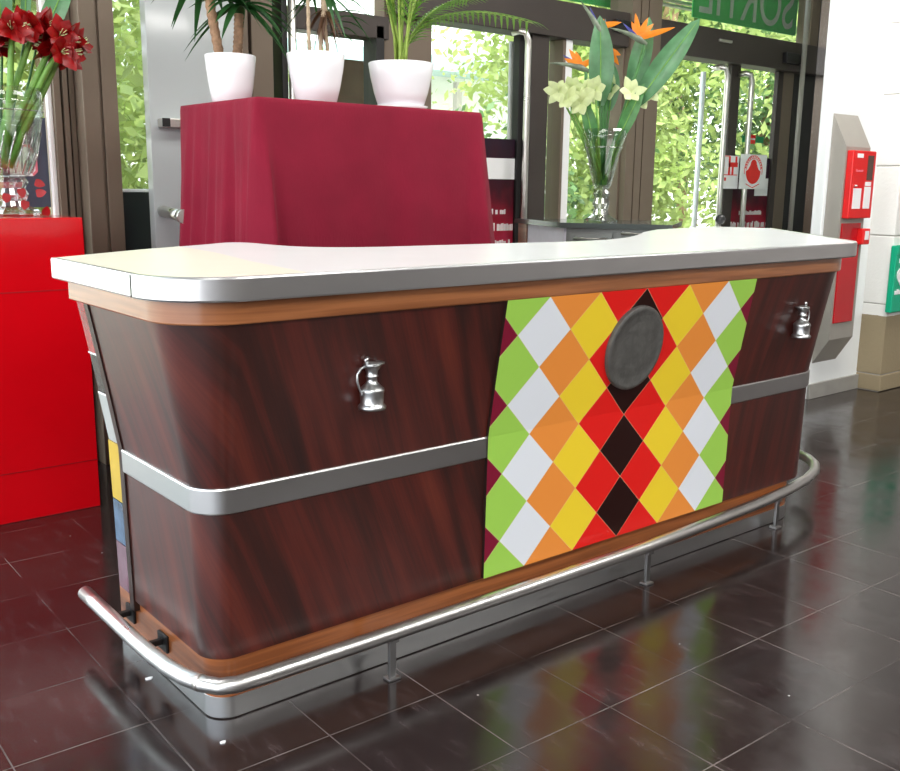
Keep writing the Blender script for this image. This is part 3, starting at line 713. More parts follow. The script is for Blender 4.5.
# ------------------------------------------------------------------ plant table under a crimson cloth
TX0, TX1, TY0, TY1, TZ = .846, 1.945, 1.265, 1.93, 1.655
def cloth_obj():
    mb = MB(); r = .02; per = []
    def seg(a, b, n):
        for k in range(n): per.append((a[0]+(b[0]-a[0])*k/n, a[1]+(b[1]-a[1])*k/n))
    seg((TX0, TY1), (TX0, TY0), 60); seg((TX0, TY0), (TX1, TY0), 90); seg((TX1, TY0), (TX1, TY1), 60); seg((TX1, TY1), (TX0, TY1), 40)
    n = len(per); nrm = []
    for i in range(n):
        a, b = per[i-1], per[(i+1) % n]; t = Vector((b[0]-a[0], b[1]-a[1])).normalized(); nrm.append(Vector((-t.y, t.x))*-1)
    cx, cy = (TX0+TX1)/2, (TY0+TY1)/2
    rnd = random.Random(5); ph = [rnd.uniform(0, 6.28) for _ in range(9)]
    def fold(i, d):
        x, y = per[i]
        on_left = i < 60; on_right = 150 <= i < 210
        s = i/n
        amp = (.020 if on_left else (.018 if on_right else .0095))*min(1, d*1.6+.08)
        f = math.sin(2*PI*24*s+ph[0])*.6+math.sin(2*PI*41*s+ph[1])*.35+math.sin(2*PI*11*s+ph[2])*.7
        if not on_left and not on_right:
            u = (x-TX0)/(TX1-TX0)
            f = 1.5*math.sin(9*u+ph[3]+d*1.0)+.6*math.sin(21*u+2*d+ph[4])+.5*math.sin(33*u-1.5*d+ph[5])
            f += 8*math.exp(-((u-.02)/.02)**2)*min(1, d*3)
            f += 7*math.exp(-((u-.985+.03*d)/.03)**2)*min(1, d*2)
        u = (x-TX0)/(TX1-TX0)
        return amp*f+.05*d/1.6+(.07*d if on_right else (.05*d*(y-TY0)/.66 if on_left else 0))+(.055*d*max(0, u-.8)/.2 if not on_left and not on_right and i < 150 else 0)
    rows = [[mb.v((x+(cx-x)*.012, y+(cy-y)*.012, TZ+.003)) for x, y in per]]
    for d in [0, .006, .02, .06, .12, .2, .3, .42, .56, .72, .9, 1.1, 1.3, 1.5, TZ-.01]:
        row = []
        for i, (x, y) in enumerate(per):
            o = .006*min(1, d/.01)+fold(i, d)*(1 if d > .005 else 0)
            row.append(mb.v((x+nrm[i].x*o, y+nrm[i].y*o, TZ+.002-d)))
        rows.append(row)
    for a, b in zip(rows, rows[1:]):
        for k in range(n): mb.face([a[k], a[(k+1) % n], b[(k+1) % n], b[k]], True)
    mb.face(rows[0])
    o = mb.build('tablecloth', M['cloth'])
    sol = None
    origin_to(o, (cx, cy, 0))
    return tag(o, 'crimson red cloth draped to the floor over the tall plant stand', 'tablecloth')
cloth_obj()
TOPZ = TZ+.0035

def pot(t, c, r0, r1, h, soil=.92):
    x, y, z = c
    pr = [(0, 0), (r0*.9, 0), (r0, .006), (r0+(r1-r0)*.45, h*.35), (r0+(r1-r0)*.8, h*.7), (r1, h-.003), (r1-.002, h), (r1-.008, h), (r1-.012, h*.9), (r0, h*.5), (0, h*.5)]
    MB().lathe(pr, c, 40).build('pot', M['pot'], t)
    MB().lathe([(0, h*soil), (r1*.6, h*soil), (r1-.012, h*(soil-.02)), (r1-.02, h*.6), (0, h*.6)], c, 28).build('soil', M['soil'], t)

def crown(mb, c, n, L, w, rnd, zmin=-.6, zmax=1.0, droop=.6):
    c = Vector(c)
    for k in range(n):
        a = 2*PI*k/n*1.0+rnd.uniform(-.2, .2)+k*2.4; el = rnd.uniform(zmin, zmax)
        d = Vector((math.cos(a)*math.cos(el), math.sin(a)*math.cos(el), math.sin(el)))
        l = L*rnd.uniform(.75, 1.1); pts = []
        for i in range(7):
            q = i/6; pts.append(c+d*l*q+Vector((0, 0, -droop*l*q*q)))
        mb.strip(pts, [w*.6, w, w, w*.9, w*.7, w*.4, .001])
rnd = random.Random(3)
# yucca
py = thing('potted_yucca', 'thick-trunked yucca in a white pot, leftmost on the crimson cloth', 'potted plant', (.945, 1.66, TOPZ))
pot(py, (.945, 1.66, TOPZ), .078, .102, .187)
def trunk(t, pts, r, m='bark'):
    mb = MB(); N = 26; P = [Vector(p) for p in pts]; out = []; rad = []
    for i in range(N+1):
        q = i/N*(len(P)-1); k = min(int(q), len(P)-2); out.append(P[k].lerp(P[k+1], q-k)); rad.append(r*(1+.09*((i % 2)*2-1)))
    mb.tube(out, rad, 12); return mb.build('trunk', M[m], t)
trunk(py, [(.905, 1.66, TOPZ+.12), (.895, 1.66, 1.86), (.872, 1.665, 2.0), (.858, 1.67, 2.13)], .019)
trunk(py, [(.978, 1.66, TOPZ+.12), (.978, 1.66, 1.86), (.986, 1.66, 1.94), (.99, 1.66, 2.01)], .019)
mb = MB(); crown(mb, (.855, 1.67, 2.17), 46, .25, .034, rnd, -.6, 1.1, .45); mb.build('leaf_crown', M['yucca_leaf'], py)
mb = MB(); crown(mb, (.995, 1.66, 2.045), 56, .24, .034, rnd, -.5, 1.1, .45); mb.build('leaf_crown', M['yucca_leaf'], py)
MB().tube([(1.015, 1.69, TOPZ+.12), (1.018, 1.70, 2.0)], .004, 8).build('support_cane', M['thin_bark'], py)
# dracaena with thin stems
pd = thing('potted_dracaena', 'thin-stemmed plant in the middle white pot on the crimson cloth', 'potted plant', (1.225, 1.46, TOPZ))
pot(pd, (1.225, 1.46, TOPZ), .082, .118, .2)
for pts, r in (([(1.205, 1.47, TOPZ+.13), (1.2, 1.47, 1.9), (1.197, 1.47, 2.15)], .0075), ([(1.246, 1.46, TOPZ+.13), (1.25, 1.46, 1.93), (1.262, 1.46, 1.985)], .0075), ([(1.285, 1.46, TOPZ+.13), (1.28, 1.46, 1.9), (1.268, 1.46, 1.99)], .0075), ([(1.266, 1.46, 1.975), (1.27, 1.462, 2.03), (1.268, 1.46, 2.12)], .014)):
    trunk(pd, pts, r, 'thin_bark')
mb = MB(); crown(mb, (1.268, 1.46, 2.10), 22, .22, .02, rnd, -.5, 1.1, .5); mb.build('leaf_crown', M['yucca_leaf'], pd)
mb = MB(); crown(mb, (1.272, 1.46, 2.03), 14, .11, .02, rnd, -1.3, .1, .7); tag(mb.build('dry_leaves', M['dry_leaf'], pd), 'dry brown leaves around the stem')
mb = MB(); crown(mb, (1.197, 1.47, 2.15), 22, .22, .02, rnd, -.3, 1.2, .5); mb.build('leaf_crown', M['yucca_leaf'], pd)
mb = MB()
for k in range(5): mb.strip([Vector((1.29, 1.46, 1.93+.02*k))+Vector((.035*i, -.008*i*(k-2), .022*i-.0045*i*i)) for i in range(6)], [.006, .016, .018, .016, .01, .001])
mb.build('drooping_leaves', M['yucca_leaf'], pd)
# areca palm
pp = thing('potted_palm', 'feathery green palm in the rightmost white pot on the crimson cloth', 'potted plant', (1.655, 1.46, TOPZ))
pot(pp, (1.655, 1.46, TOPZ+.008), .098, .142, .19)
MB().lathe([(0, 0), (.105, 0), (.118, .018), (.112, .02), (.1, .008), (0, .008)], (1.655, 1.46, TOPZ), 32).build('saucer', M['pot'], pp)
fr = MB(); st = MB()
def frond(p0, p1, p2, nl, L):
    P = [Vector(q) for q in bez3(p0, p1, p2, 16)]
    st.tube(P, [.006-.0045*i/16 for i in range(17)], 6)
    for i in range(4, 17):
        t = (P[min(i+1, 16)]-P[i-1]).normalized()
        for sgn in (-1, 1):
            for h in (0, .5):
                side = t.cross(Vector((0, 0, 1))).normalized()*sgn
                b = P[i-1].lerp(P[i], h)
                d = (side*.8+t*.75+Vector((0, 0, .15))).normalized(); l = L*(1.15-.6*abs(i/16-.5))*rnd.uniform(.85, 1.1)
                fr.strip([b+d*l*q+Vector((0, 0, -.45*l*q*q)) for q in (0, .25, .5, .75, 1)], [.006, .012, .012, .008, .001])
def bez3(a, b, c, n):
    a, b, c = map(Vector, (a, b, c)); return [a*(1-t)**2+b*2*t*(1-t)+c*t*t for t in [k/n for k in range(n+1)]]
B0 = (1.655, 1.46, 1.82)
for p1, p2 in (((1.72, 1.46, 2.19), (2.42, 1.44, 2.10)), ((1.69, 1.45, 2.32), (2.15, 1.3, 2.42)), ((1.66, 1.5, 2.5), (1.95, 1.75, 2.55)), ((1.62, 1.44, 2.4), (1.42, 1.2, 2.62)), ((1.6, 1.48, 2.35), (1.35, 1.7, 2.6)), ((1.66, 1.42, 2.35), (1.70, 1.15, 2.65)), ((1.74, 1.47, 2.12), (2.1, 1.52, 2.19)), ((1.67, 1.47, 2.4), (1.68, 1.5, 2.8))):
    a = (B0[0]+rnd.uniform(-.025, .025), B0[1]+rnd.uniform(-.02, .02), B0[2]); frond(a, p1, p2, 12, .13)
for k in range(12):
    a = rnd.uniform(0, 6.28); st.tube([(B0[0]+.02*math.cos(a), B0[1]+.02*math.sin(a), B0[2]), (B0[0]+.03*math.cos(a), B0[1]+.03*math.sin(a), 1.97), (B0[0]+.075*math.cos(a), B0[1]+.06*math.sin(a), 2.15)], [.006, .005, .004], 6)
fr.build('fronds', M['palm_leaf'], pp); st.build('stems', M['palm_stem'], pp)
# small pot standing behind the palm
ps = thing('small_planter', 'small white planter with a green sprig, half hidden behind the palm pot', 'potted plant', (1.86, 1.72, TOPZ))
pot(ps, (1.86, 1.72, TOPZ), .06, .066, .16)
mb = MB(); crown(mb, (1.89, 1.70, TOPZ+.15), 10, .09, .03, rnd, -.2, .9, .8); mb.build('sprig', M['palm_leaf'], ps)

# ------------------------------------------------------------------ back-bar cabinet
A, B, D, Ecn = Vector((3.107, 2.269)), Vector((2.865, 1.653)), Vector((3.20, 1.16)), Vector((3.72, 1.5))
cab = thing('back_bar_cabinet', 'low back-bar cabinet with dark top standing behind the bar', 'cabinet', (3.25, 1.65, 0))
def inset(pts, d):
    c = sum(pts, Vector((0, 0)))/len(pts); return [tuple(p+(c-p).normalized()*d) for p in pts]
MB().prism([tuple(p) for p in (A, B, D, Ecn)], 1.122, 1.15).build('cabinet_top', M['cab_top'], cab)
MB().prism(inset([A, B, D, Ecn], .05), 0, 1.122).build('cabinet_body', M['cab_grey'], cab)
ab = (B-A).normalized(); nab = Vector((ab.y, -ab.x)); 
if nab.dot(Vector((-1, -.3))) < 0: nab = -nab
def slab(p, q, nrm, th, z0, z1, name, m, parent):
    pts = [p, q, q+nrm*th, p+nrm*th]
    return MB().prism([tuple(v) for v in pts], z0, z1).build(name, M[m], parent)
ai, bi, di, ei = [Vector(v) for v in inset([A, B, D, Ecn], .05)]
slab(ai.lerp(bi, .2), bi, nab, .012, .05, 1.122, 'side_panel', 'cab_white', cab)
slab(ai, ai.lerp(bi, .2), nab, .02, 0, 1.122, 'corner_post', 'cab_wood', cab)
bd = (di-bi).normalized(); nbd = Vector((bd.y, -bd.x))
if nbd.dot(Vector((-1, -.5))) < 0: nbd = -nbd
for k in range(2):
    p, q = bi.lerp(di, .04+.48*k), bi.lerp(di, .48+.48*k)
    dr = slab(p, q, nbd, .016, .72, 1.10, 'drawer', 'cab_grey', cab)
    h0, h1 = p.lerp(q, .15)+nbd*.045, p.lerp(q, .85)+nbd*.045
    z = 1.068 if k == 0 else 1.10
    mb = MB(); mb.tube([(h0.x-nbd.x*.03, h0.y-nbd.y*.03, z), (h0.x, h0.y, z), (h1.x, h1.y, z), (h1.x-nbd.x*.03, h1.y-nbd.y*.03, z)], .009, 8)
    mb.build('bar_handle', M['steel'], dr)
# black knob on the right wing of the bar
kn = thing('tap_knob', 'small black ball knob on a short stem on the bar top near the glass door', 'knob', (3.40, 1.01, HT+.001))
MB().lathe([(0, 0), (.016, 0), (.016, .004), (.006, .006), (.006, .02), (0, .02)], kn.location, 16).build('stem', M['steel'], kn)
MB().lathe([(.026*math.sin(PI*k/10), .042-.026*math.cos(PI*k/10)) for k in range(11)], kn.location, 18).build('ball', M['black'], kn)

# vase with birds of paradise on the cabinet
VR = Vector((3.15, 1.62, 1.151))
bowl = [(0, .17), (.035, .175), (.05, .2), (.066, .26), (.085, .35), (.11, .43), (.134, .497), (.13, .497), (.105, .43), (.08, .35), (.06, .26), (.044, .205), (.03, .185), (0, .18)]
foot = [(0, 0), (.088, 0), (.092, .01), (.07, .022), (.045, .04), (.036, .07), (.045, .1), (.036, .13), (.046, .155), (.034, .172), (0, .172)]
v2 = vase(tuple(VR), (bowl, foot), 'footed glass vase of bird-of-paradise flowers on the back-bar cabinet')
MB().tube([(VR.x+.103*math.cos(2*PI*k/40), VR.y+.103*math.sin(2*PI*k/40), VR.z+.40) for k in range(41)], .0025, 6).build('rim_ring', M['crystal'], v2)
MB().lathe([(0, .186), (.042, .208), (.058, .26), (.078, .35), (.088, .385), (0, .386)], VR, 32).build('water', M['water'], v2)
RI = Vector((.774, -.633, 0)); FW = Vector((.633, .774, 0))     # left-right and front-back as seen from the bar's visitor side
def vp(r, f, z): return VR+RI*r+FW*f+Vector((0, 0, z))
def strelitzia(head, beak, lab, oranges, seed):
    """head: crest point; beak: direction of the spathe tip"""
    rn = random.Random(seed); foot = vp(rn.uniform(-.02, .02), rn.uniform(-.02, .02), .2)
    head = Vector(head); bk_ = Vector(beak).normalized()
    t = thing('bird_of_paradise', lab, 'flower', tuple(foot), 'birds of paradise in the glass vase')
    neck = head-Vector((0, 0, .05))-bk_*.0
    MB().tube([foot, foot.lerp(neck, .5)+Vector((0, 0, .01)), neck, head], [.011, .011, .009, .008], 8).build('stem', M['stem_dark'], t)
    b = [head-bk_*.015+Vector((0, 0, -.012)), head+bk_*.03, head+bk_*.09+Vector((0, 0, .006)), head+bk_*.15+Vector((0, 0, .004)), head+bk_*.2]
    MB().tube(b, [.01, .0175, .012, .007, .0015], 8).build('spathe', M['spathe'], t)
    for k, (a, e, L) in enumerate(oranges):
        d = RI*math.cos(a)+Vector((0, 0, math.sin(a)))+FW*e
        mb = MB().petal(head+bk_*.03+Vector((0, 0, .008)), d, FW, L, .034, .12, 6, .3, wb=.3); mb.build('sepal', M['orange'], t)
    d = (bk_+Vector((0, 0, .55))).normalized()
    MB().petal(head+bk_*.03, d, FW, .12, .018, .1, 6, .2).build('blue_petal', M['blue_petal'], t)
    return t
strelitzia(vp(-.115, -.03, .81), (-RI*.9+Vector((0, 0, .12))), 'bird of paradise leaning left with three orange petals', [(2.2, 0, .11), (1.9, .2, .09), (2.75, -.2, .10), (.5, .1, .09)], 1)
strelitzia(vp(-.035, .02, 1.0), (-RI*.55+Vector((0, 0, .75))), 'tall bird of paradise with one orange petal beside the upright leaf', [(.2, 0, .13), (.9, .3, .06)], 2)
strelitzia(vp(.02, .05, .88), (-RI*.15+Vector((0, 0, .9))), 'small half-open bird of paradise right of the upright leaf', [(-.9, .1, .10), (2.2, 0, .08), (-.4, -.2, .07)], 3)
strelitzia(vp(.19, -.02, .955), (-RI*.9+Vector((0, 0, .32))), 'large bird of paradise fanned open at the upper right', [(1.75, 0, .13), (1.15, .1, .12), (.28, -.1, .20), (2.0, .2, .10), (.75, .2, .12)], 4)
big_leaf(vp(0, .0, .2), vp(-.03, .0, .62), vp(-.045, .03, 1.09), .155, 'upright paddle-shaped leaf left of centre in the glass vase', 'paddle leaves in the glass vase', (-.6, -.75, .1))
big_leaf(vp(.01, .02, .2), vp(.16, .0, .62), vp(.49, .02, 1.08), .145, 'long striped leaf slanting far right out of the glass vase', 'paddle leaves in the glass vase', (-.6, -.75, .3))
big_leaf(vp(.0, .02, .2), vp(.14, .07, .68), vp(.24, .12, 1.1), .13, 'leaf behind the large open flower in the glass vase', 'paddle leaves in the glass vase', (-.6, -.75, .1))
big_leaf(vp(.0, .02, .2), vp(.03, .05, .6), vp(.045, .08, .85), .09, 'short leaf behind the small half-open flower', 'paddle leaves in the glass vase', (-.6, -.75, .1))
big_leaf(vp(-.01, .0, .2), vp(-.06, -.02, .42), vp(-.13, -.03, .66), .085, 'folded leaf leaning left over the vase rim', 'paddle leaves in the glass vase', (-.6, -.75, .1), 'stem_dark')
big_leaf(vp(.01, .0, .2), vp(.06, -.02, .42), vp(.2, -.03, .74), .085, 'folded leaf leaning right over the vase rim', 'paddle leaves in the glass vase', (-.6, -.75, .1), 'stem_dark')
def orchid(head, lab, seed, r=.05):
    rn = random.Random(seed); foot = vp(rn.uniform(-.02, .02), rn.uniform(-.02, .02), .2); head = Vector(head)
    t = thing('pale_orchid', lab, 'flower', tuple(foot), 'pale green blooms in the glass vase')
    MB().tube([foot, foot.lerp(head, .5)+Vector((0, 0, .03)), head], [.009, .008, .004], 7).build('stem', M['stem'], t)
    d = (-FW*.8+RI*rn.uniform(-.6, .6)+Vector((0, 0, rn.uniform(-.2, .4)))).normalized()
    u = d.cross(Vector((0, 0, 1))).normalized(); w = u.cross(d); mb = MB()
    for q in range(6):
        b = 2*PI*q/6+rn.uniform(-.2, .2); rad = u*math.cos(b)+w*math.sin(b)
        mb.petal(head, rad*.75+d*.75, d-rad, r*rn.uniform(.9, 1.15), r*.72, -.35, 6, -.35)
    mb.build('bloom', M['lily'], t)
    return t
olist = [(-.30, -.02, .70, 'pale bloom furthest left in the glass vase'), (-.245, -.05, .66, 'pale bloom just inside the leftmost one, set lower'), (-.21, .0, .72, 'pale bloom under the left-leaning flower'),
         (-.165, -.06, .64, 'large round pale bloom hanging lowest at left'), (-.125, -.02, .71, 'pale bloom left of the upright leaf foot'), (-.075, -.05, .71, 'pale bloom in front of the upright leaf'),
         (.15, -.04, .70, 'pale bloom under the large open flower'), (.215, .02, .68, 'pale bloom right of the one under the large flower'), (.275, .03, .72, 'pale bloom furthest right in the glass vase'), (.03, .06, .72, 'pale bloom at the back between the two leaves')]
for i, (r, f, z, lab) in enumerate(olist): orchid(vp(r*.86, f, z-.01), lab, 40+i, .078)

# ------------------------------------------------------------------ setting: floor, back glazing
struct(MB().box(-12, 8, -12, 2.75, -.1, 0).build('floor', M['floor']))
struct(MB().box(-4.0, 8, -12, 2.9, 3.5, 3.65).build('ceiling', M['ceiling']))
GY = 2.6
def post(x0, x1, z0, z1, m, name, parent, y0=GY-.05, y1=GY+.08): return MB().box(x0, x1, y0, y1, z0, z1, .004).build(name, M[m], parent)
def pane(x0, x1, z0, z1, parent, y=GY+.03, m='pane', nm='glass_pane'):
    return MB().box(x0, x1, y-.003, y+.003, z0, z1).build(nm, M[m], parent)
TOP = 3.5
# window 1: far left, behind the pedestal
w = sgroup('window_1', (0, GY, 0))
pane(-3, .5, 0, TOP, w); post(.50, .522, 0, TOP, 'paper', 'frame_edge', w, GY-.03, GY+.0)
w2 = sgroup('trim_1', (.6, GY, 0))
mb = MB()
for x0, x1, y in ((.522, .55, .0), (.55, .56, .03), (.56, .58, -.01), (.58, .59, .03), (.59, .612, .0)): mb.box(x0, x1, GY-.06+y, GY+.1, 0, TOP)
mb.build('ribbed_mullion', M['bronze'], w2); post(.612, .70, 0, TOP, 'black_frame', 'shadow_gap', w2, GY+.02, GY+.1)
w3 = sgroup('trim_2', (.76, GY, 0))
mb = MB(); mb.box(.616, .692, GY-.16, GY+.1, 0, TOP, .004); mb.box(.692, .704, GY-.145, GY+.1, 0, TOP); mb.box(.704, .774, GY-.16, GY+.1, 0, TOP, .004); mb.build('column_casing', M['bronze'], w3)
w4 = sgroup('window_2', (.9, GY, 0))
pane(.77, 1.0, 1.3, TOP, w4); post(.77, 1.0, 0, 1.3, 'black', 'spandrel', w4, GY, GY+.06); post(.77, 1.0, 1.29, 1.305, 'paper', 'sill', w4, GY-.01, GY+.06)
# glossy white wall panel beside the plants
wp = sgroup('wall_back', (1.2, 2.4, 0))
MB().box(.905, 1.37, 2.40, 2.46, 0, TOP, .003).build('white_panel', M['glossy_white'], wp)
hb = MB().box(.94, 1.16, 2.34, 2.40, 1.59, 1.63, .003).build('flat_handle', M['steel'], wp)
MB().box(.938, .975, 2.335, 2.34, 1.592, 1.63).build('handle_end', M['black_frame'], hb)
pst = thing('pipe_stub', 'short grey pipe end jutting from the white panel beside the crimson cloth', 'pipe', (.945, 2.40, 1.205))
MB().tube([(.945, 2.40, 1.205), (.80, 1.83, 1.2)], .026, 14).build('pipe_stub', M['steel'], pst)
MB().tube([(.82, 1.91, 1.2), (.798, 1.825, 1.2)], .031, 16).build('pipe_socket', M['steel'], pst)
# posts and dark bay behind the plants
t3 = sgroup('trim_3', (1.53, GY, 0))
mb = MB(); mb.box(1.374, 1.503, GY-.05, GY+.1, 0, TOP, .004); mb.box(1.521, 1.643, GY-.05, GY+.1, 0, TOP, .004); mb.build('double_post', M['bronze'], t3)
post(1.503, 1.521, 0, TOP, 'black_frame', 'shadow_gap', t3, GY+.0, GY+.1)
w5 = sgroup('window_3', (2.0, GY, 0))
pane(1.643, 1.70, 0, TOP, w5); post(1.695, 1.73, 0, TOP, 'black_frame', 'frame', w5); MB().tube([(1.751, GY-.06, .3), (1.751, GY-.06, 3.2)], .022, 12).build('pull_bar', M['steel'], w5)
pane(1.765, 2.33, 0, 2.17, w5)
MB().box(2.3, 2.85, GY+.5, GY+.55, 0, 2.08).build('reflection_board', M['brown_reflection'], w5)  # added board, stands in for a brown reflection in the pane
post(2.29, 2.345, 0, 2.2, 'black_frame', 'frame', w5); post(1.765, 2.378, 2.13, 2.25, 'bronze_dark', 'frame_head', w5)
post(2.378, 2.72, 0, TOP, 'bronze', 'wide_post', w5, GY, GY+.1)
# header over the doors
hd = sgroup('trim_4', (4.8, GY, 0))
MB().box(2.40, 7.4, GY-.08, GY+.1, 2.27, 2.49, .004).build('door_header', M['bronze_dark'], hd)
MB().box(4.18, 4.5, GY-.12, GY-.08, 2.36, 2.43, .004).build('door_closer', M['black'], hd)
MB().box(6.2, 6.5, GY-.12, GY-.08, 2.32, 2.4, .004).build('door_closer', M['black'], hd)
MB().box(5.35, 5.5, GY-.10, GY-.08, 2.40, 2.42, .004).build('cover_plate', M['steel'], hd)
# door 1
d1 = sgroup('door_1', (3.0, GY, 0))
pane(2.72, 3.50, 0, 2.27, d1)
MB().tube([(3.465, GY+.12, .1), (3.465, GY+.12, 2.24)], .02, 12).build('outer_pull_bar', M['grey_metal'], d1)
def pull(x, zt, parent, dx=-.06, y=GY-.1):
    MB().tube([(x+dx, y+.08, zt), (x+dx*.8, y+.03, zt+.005), (x+dx*.4, y, zt-.005), (x, y-.0, zt-.05), (x, y, zt-.12), (x, y, 1.3), (x, y, .2)], .021, 14).build('pull_bar', M['steel'], parent)
pull(3.40, 2.27, d1)
post(3.42, 3.46, 0, 2.27, 'black_frame', 'frame', d1, GY, GY+.06)
post(3.481, 3.633, 0, TOP, 'bronze_dark', 'jamb', d1); 
# window 4 : bright pane between the doors
w6 = sgroup('window_4', (4.1, GY, 0))
pane(3.63, 4.40, 0, 2.27, w6); post(3.76, 3.785, 0, 2.27, 'bronze', 'frame', w6); post(3.785, 3.846, 0, 2.27, 'paper', 'frame_light', w6); post(4.34, 4.37, 0, 2.27, 'bronze', 'frame', w6)
pane(2.72, 4.47, 2.49, TOP, w6, nm='transom_pane')
t5 = sgroup('trim_5', (4.63, GY, 0))
mb = MB()
for x0, x1, y in ((4.355, 4.44, .0), (4.44, 4.45, .02), (4.45, 4.52, 0), (4.52, 4.53, .02), (4.53, 4.665, 0)): mb.box(x0, x1, GY-.1+y, GY+.1, 0, TOP)
mb.build('ribbed_post', M['bronze'], t5)
# door 2 and door 3
d2 = sgroup('door_2', (5.3, GY, 0))
pane(4.66, 5.66, 0, 2.27, d2); pull(5.463, 2.22, d2); post(5.655, 5.773, 0, 2.27, 'bronze_dark', 'stile', d2, GY, GY+.04)
MB().tube([(5.769, GY+.35, 0), (5.769, GY+.35, 2.25)], .021, 12).build('outer_pull_bar', M['paper'], d2)
d3 = sgroup('door_3', (6.2, GY, 0))
pane(5.77, 6.30, 0, 2.27, d3); pull(5.78, 2.20, d3); post(6.29, 6.364, 0, 2.27, 'bronze_dark', 'stile', d3, GY, GY+.04); post(6.366, 6.513, 0, 2.27, 'bronze', 'jamb', d3, GY, GY+.06)
post(6.515, 7.4, 0, 2.27, 'black_frame', 'side_frame', d3, GY, GY+.08); post(6.62, 6.74, 2.49, TOP, 'bronze', 'upper_jamb', d3); post(6.74, 7.4, 2.49, TOP, 'black_frame', 'upper_side_frame', d3)
MB().tube([(6.407, GY-.14, 0), (6.407, GY-.14, TOP)], .02, 10).build('glass_edge_rod', M['grey_metal'], d3)
w7 = sgroup('window_5', (5.6, GY, 0))
pane(4.79, 6.7, 2.49, TOP, w7, nm='transom_pane'); 
mb = MB()
for k in range(8): mb.box(4.8, 6.75, GY+.35, GY+.40, 2.70+k*.035, 2.715+k*.035)
mb.build('louvre', M['grey_metal'], w7)

# exit sign seen from behind
sg = thing('exit_sign', 'green exit banner with grey mirrored letters above the glass doors', 'sign', (6.1, GY+.20, 2.61))
MB().box(5.39, 6.80, GY+.20, GY+.21, 2.61, 3.1).build('sign_board', M['sign_green'], sg)
text_mesh('SORTIE', .46, Matrix.Translation((6.10, GY+.198, 2.82)) @ Matrix.Rotation(PI/2, 4, 'X'), 'sign_lettering', M['sign_grey'], sg, True, fit=(1.27, .34))
sg2 = thing('green_banner', 'green banner above the left glass panes, cut by the top edge', 'sign', (4.2, GY+.2, 2.57))
MB().box(3.95, 4.62, GY+.20, GY+.21, 2.57, 2.95).build('sign_board', M['sign_green'], sg2)

# posters and stickers on the glass
def dashes(par, x0, x1, z, h, seed, m='ink_white', y=GY+.022):
    rn = random.Random(seed); x = x0; mb = MB()
    while x < x1:
        wd = rn.uniform(.008, .022); mb.box(x, min(x+wd, x1), y-.0015, y, z, z+h*rn.uniform(.7, 1)); x += wd+(.003 if rn.random() < .8 else .02)
    mb.build('print_line', M[m], par)
def poster(x0, x1, z0, z1, lab, seed):
    t = thing('event_poster', lab, 'poster', ((x0+x1)/2, GY+.024, z0), 'maroon posters on the glass doors')
    MB().box(x0, x1, GY+.022, GY+.026, z0, z1).build('sheet', M['poster'], t)
    w = x1-x0; H = z1-z0
    for k, (q, h, a, b) in enumerate(((.42, .035, .2, .75), (.29, .05, .02, .9), (.17, .04, .12, .85), (.10, .012, .0, .95), (.02, .045, .15, .85))):
        dashes(t, x0+w*a, x0+w*b, z0+H*q, h, seed+k)
    return t
pr_ = poster(5.79, 6.36, .80, 1.58, 'maroon poster with pale lettering on the right glass door', 5)
MB().box(6.1, 6.28, GY+.018, GY+.022, 1.28, 1.42).build('white_note', M['paper'], pr_)
pl_ = poster(3.02, 3.46, .82, 1.63, 'maroon poster on the glass beside the crimson cloth', 15)
MB().box(3.1, 3.46, GY+.018, GY+.022, 1.38, 1.51).build('white_note', M['paper'], pl_)
def notice(x0, x1, z0, z1, lab, y=GY-.13):
    t = thing('paper_notice', lab, 'notice', ((x0+x1)/2, y, z0)); MB().box(x0, x1, y, y+.003, z0, z1).build('sheet', M['paper'], t); return t
nt_ = notice(5.67, 6.02, 1.335, 1.60, 'white square notice with a red round emblem on the glass door', GY-.125)
cx, cz = 5.845, 1.472; y = GY-.127
def arc(c, r, a0, a1, n=24): return [(c[0]+r*math.cos(a0+(a1-a0)*k/n), c[1]+r*math.sin(a0+(a1-a0)*k/n)) for k in range(n+1)]
emb = arc((cx, cz), .098, PI, 2*PI)+[(cx+.07, cz+.012), (cx+.055, cz+.03), (cx+.045, cz+.05)]+arc((cx, cz+.05), .04, 0, PI, 10)+[(cx-.055, cz+.03), (cx-.07, cz+.012)]
MB().extr(emb, (0, y, 0), (1, 0, 0), (0, 0, 1), (0, 1, 0), .002).build('red_emblem', M['ink_red'], nt_)
for r, a0, a1, w_ in ((.122, -.2, PI+.2, .004), (.1, .1, PI-.1, .004)):
    P = arc((cx, cz), r, a0, a1); Q = arc((cx, cz), r-w_, a0, a1)
    MB().extr(P+Q[::-1], (0, y, 0), (1, 0, 0), (0, 0, 1), (0, 1, 0), .002).build('red_ring', M['ink_red'], nt_)
ring = MB()
for k in range(14):
    a = .25+(PI-.5)*k/13; c_ = (cx+.11*math.cos(a), cz+.11*math.sin(a)); ring.box(c_[0]-.005, c_[0]+.005, y, y+.002, c_[1]-.006, c_[1]+.006)
ring.build('arched_lettering', M['ink_red'], nt_)
MB().extr([(cx-.09, cz-.095), (cx, cz-.125), (cx+.09, cz-.095), (cx+.09, cz-.101), (cx, cz-.131), (cx-.09, cz-.101)], (0, y, 0), (1, 0, 0), (0, 0, 1), (0, 1, 0), .002).build('chevron', M['ink_red'], nt_)
n2 = notice(5.50, 5.70, 1.335, 1.585, 'white sheet printed with red blocks left of the round emblem', GY-.09)
mb = MB()
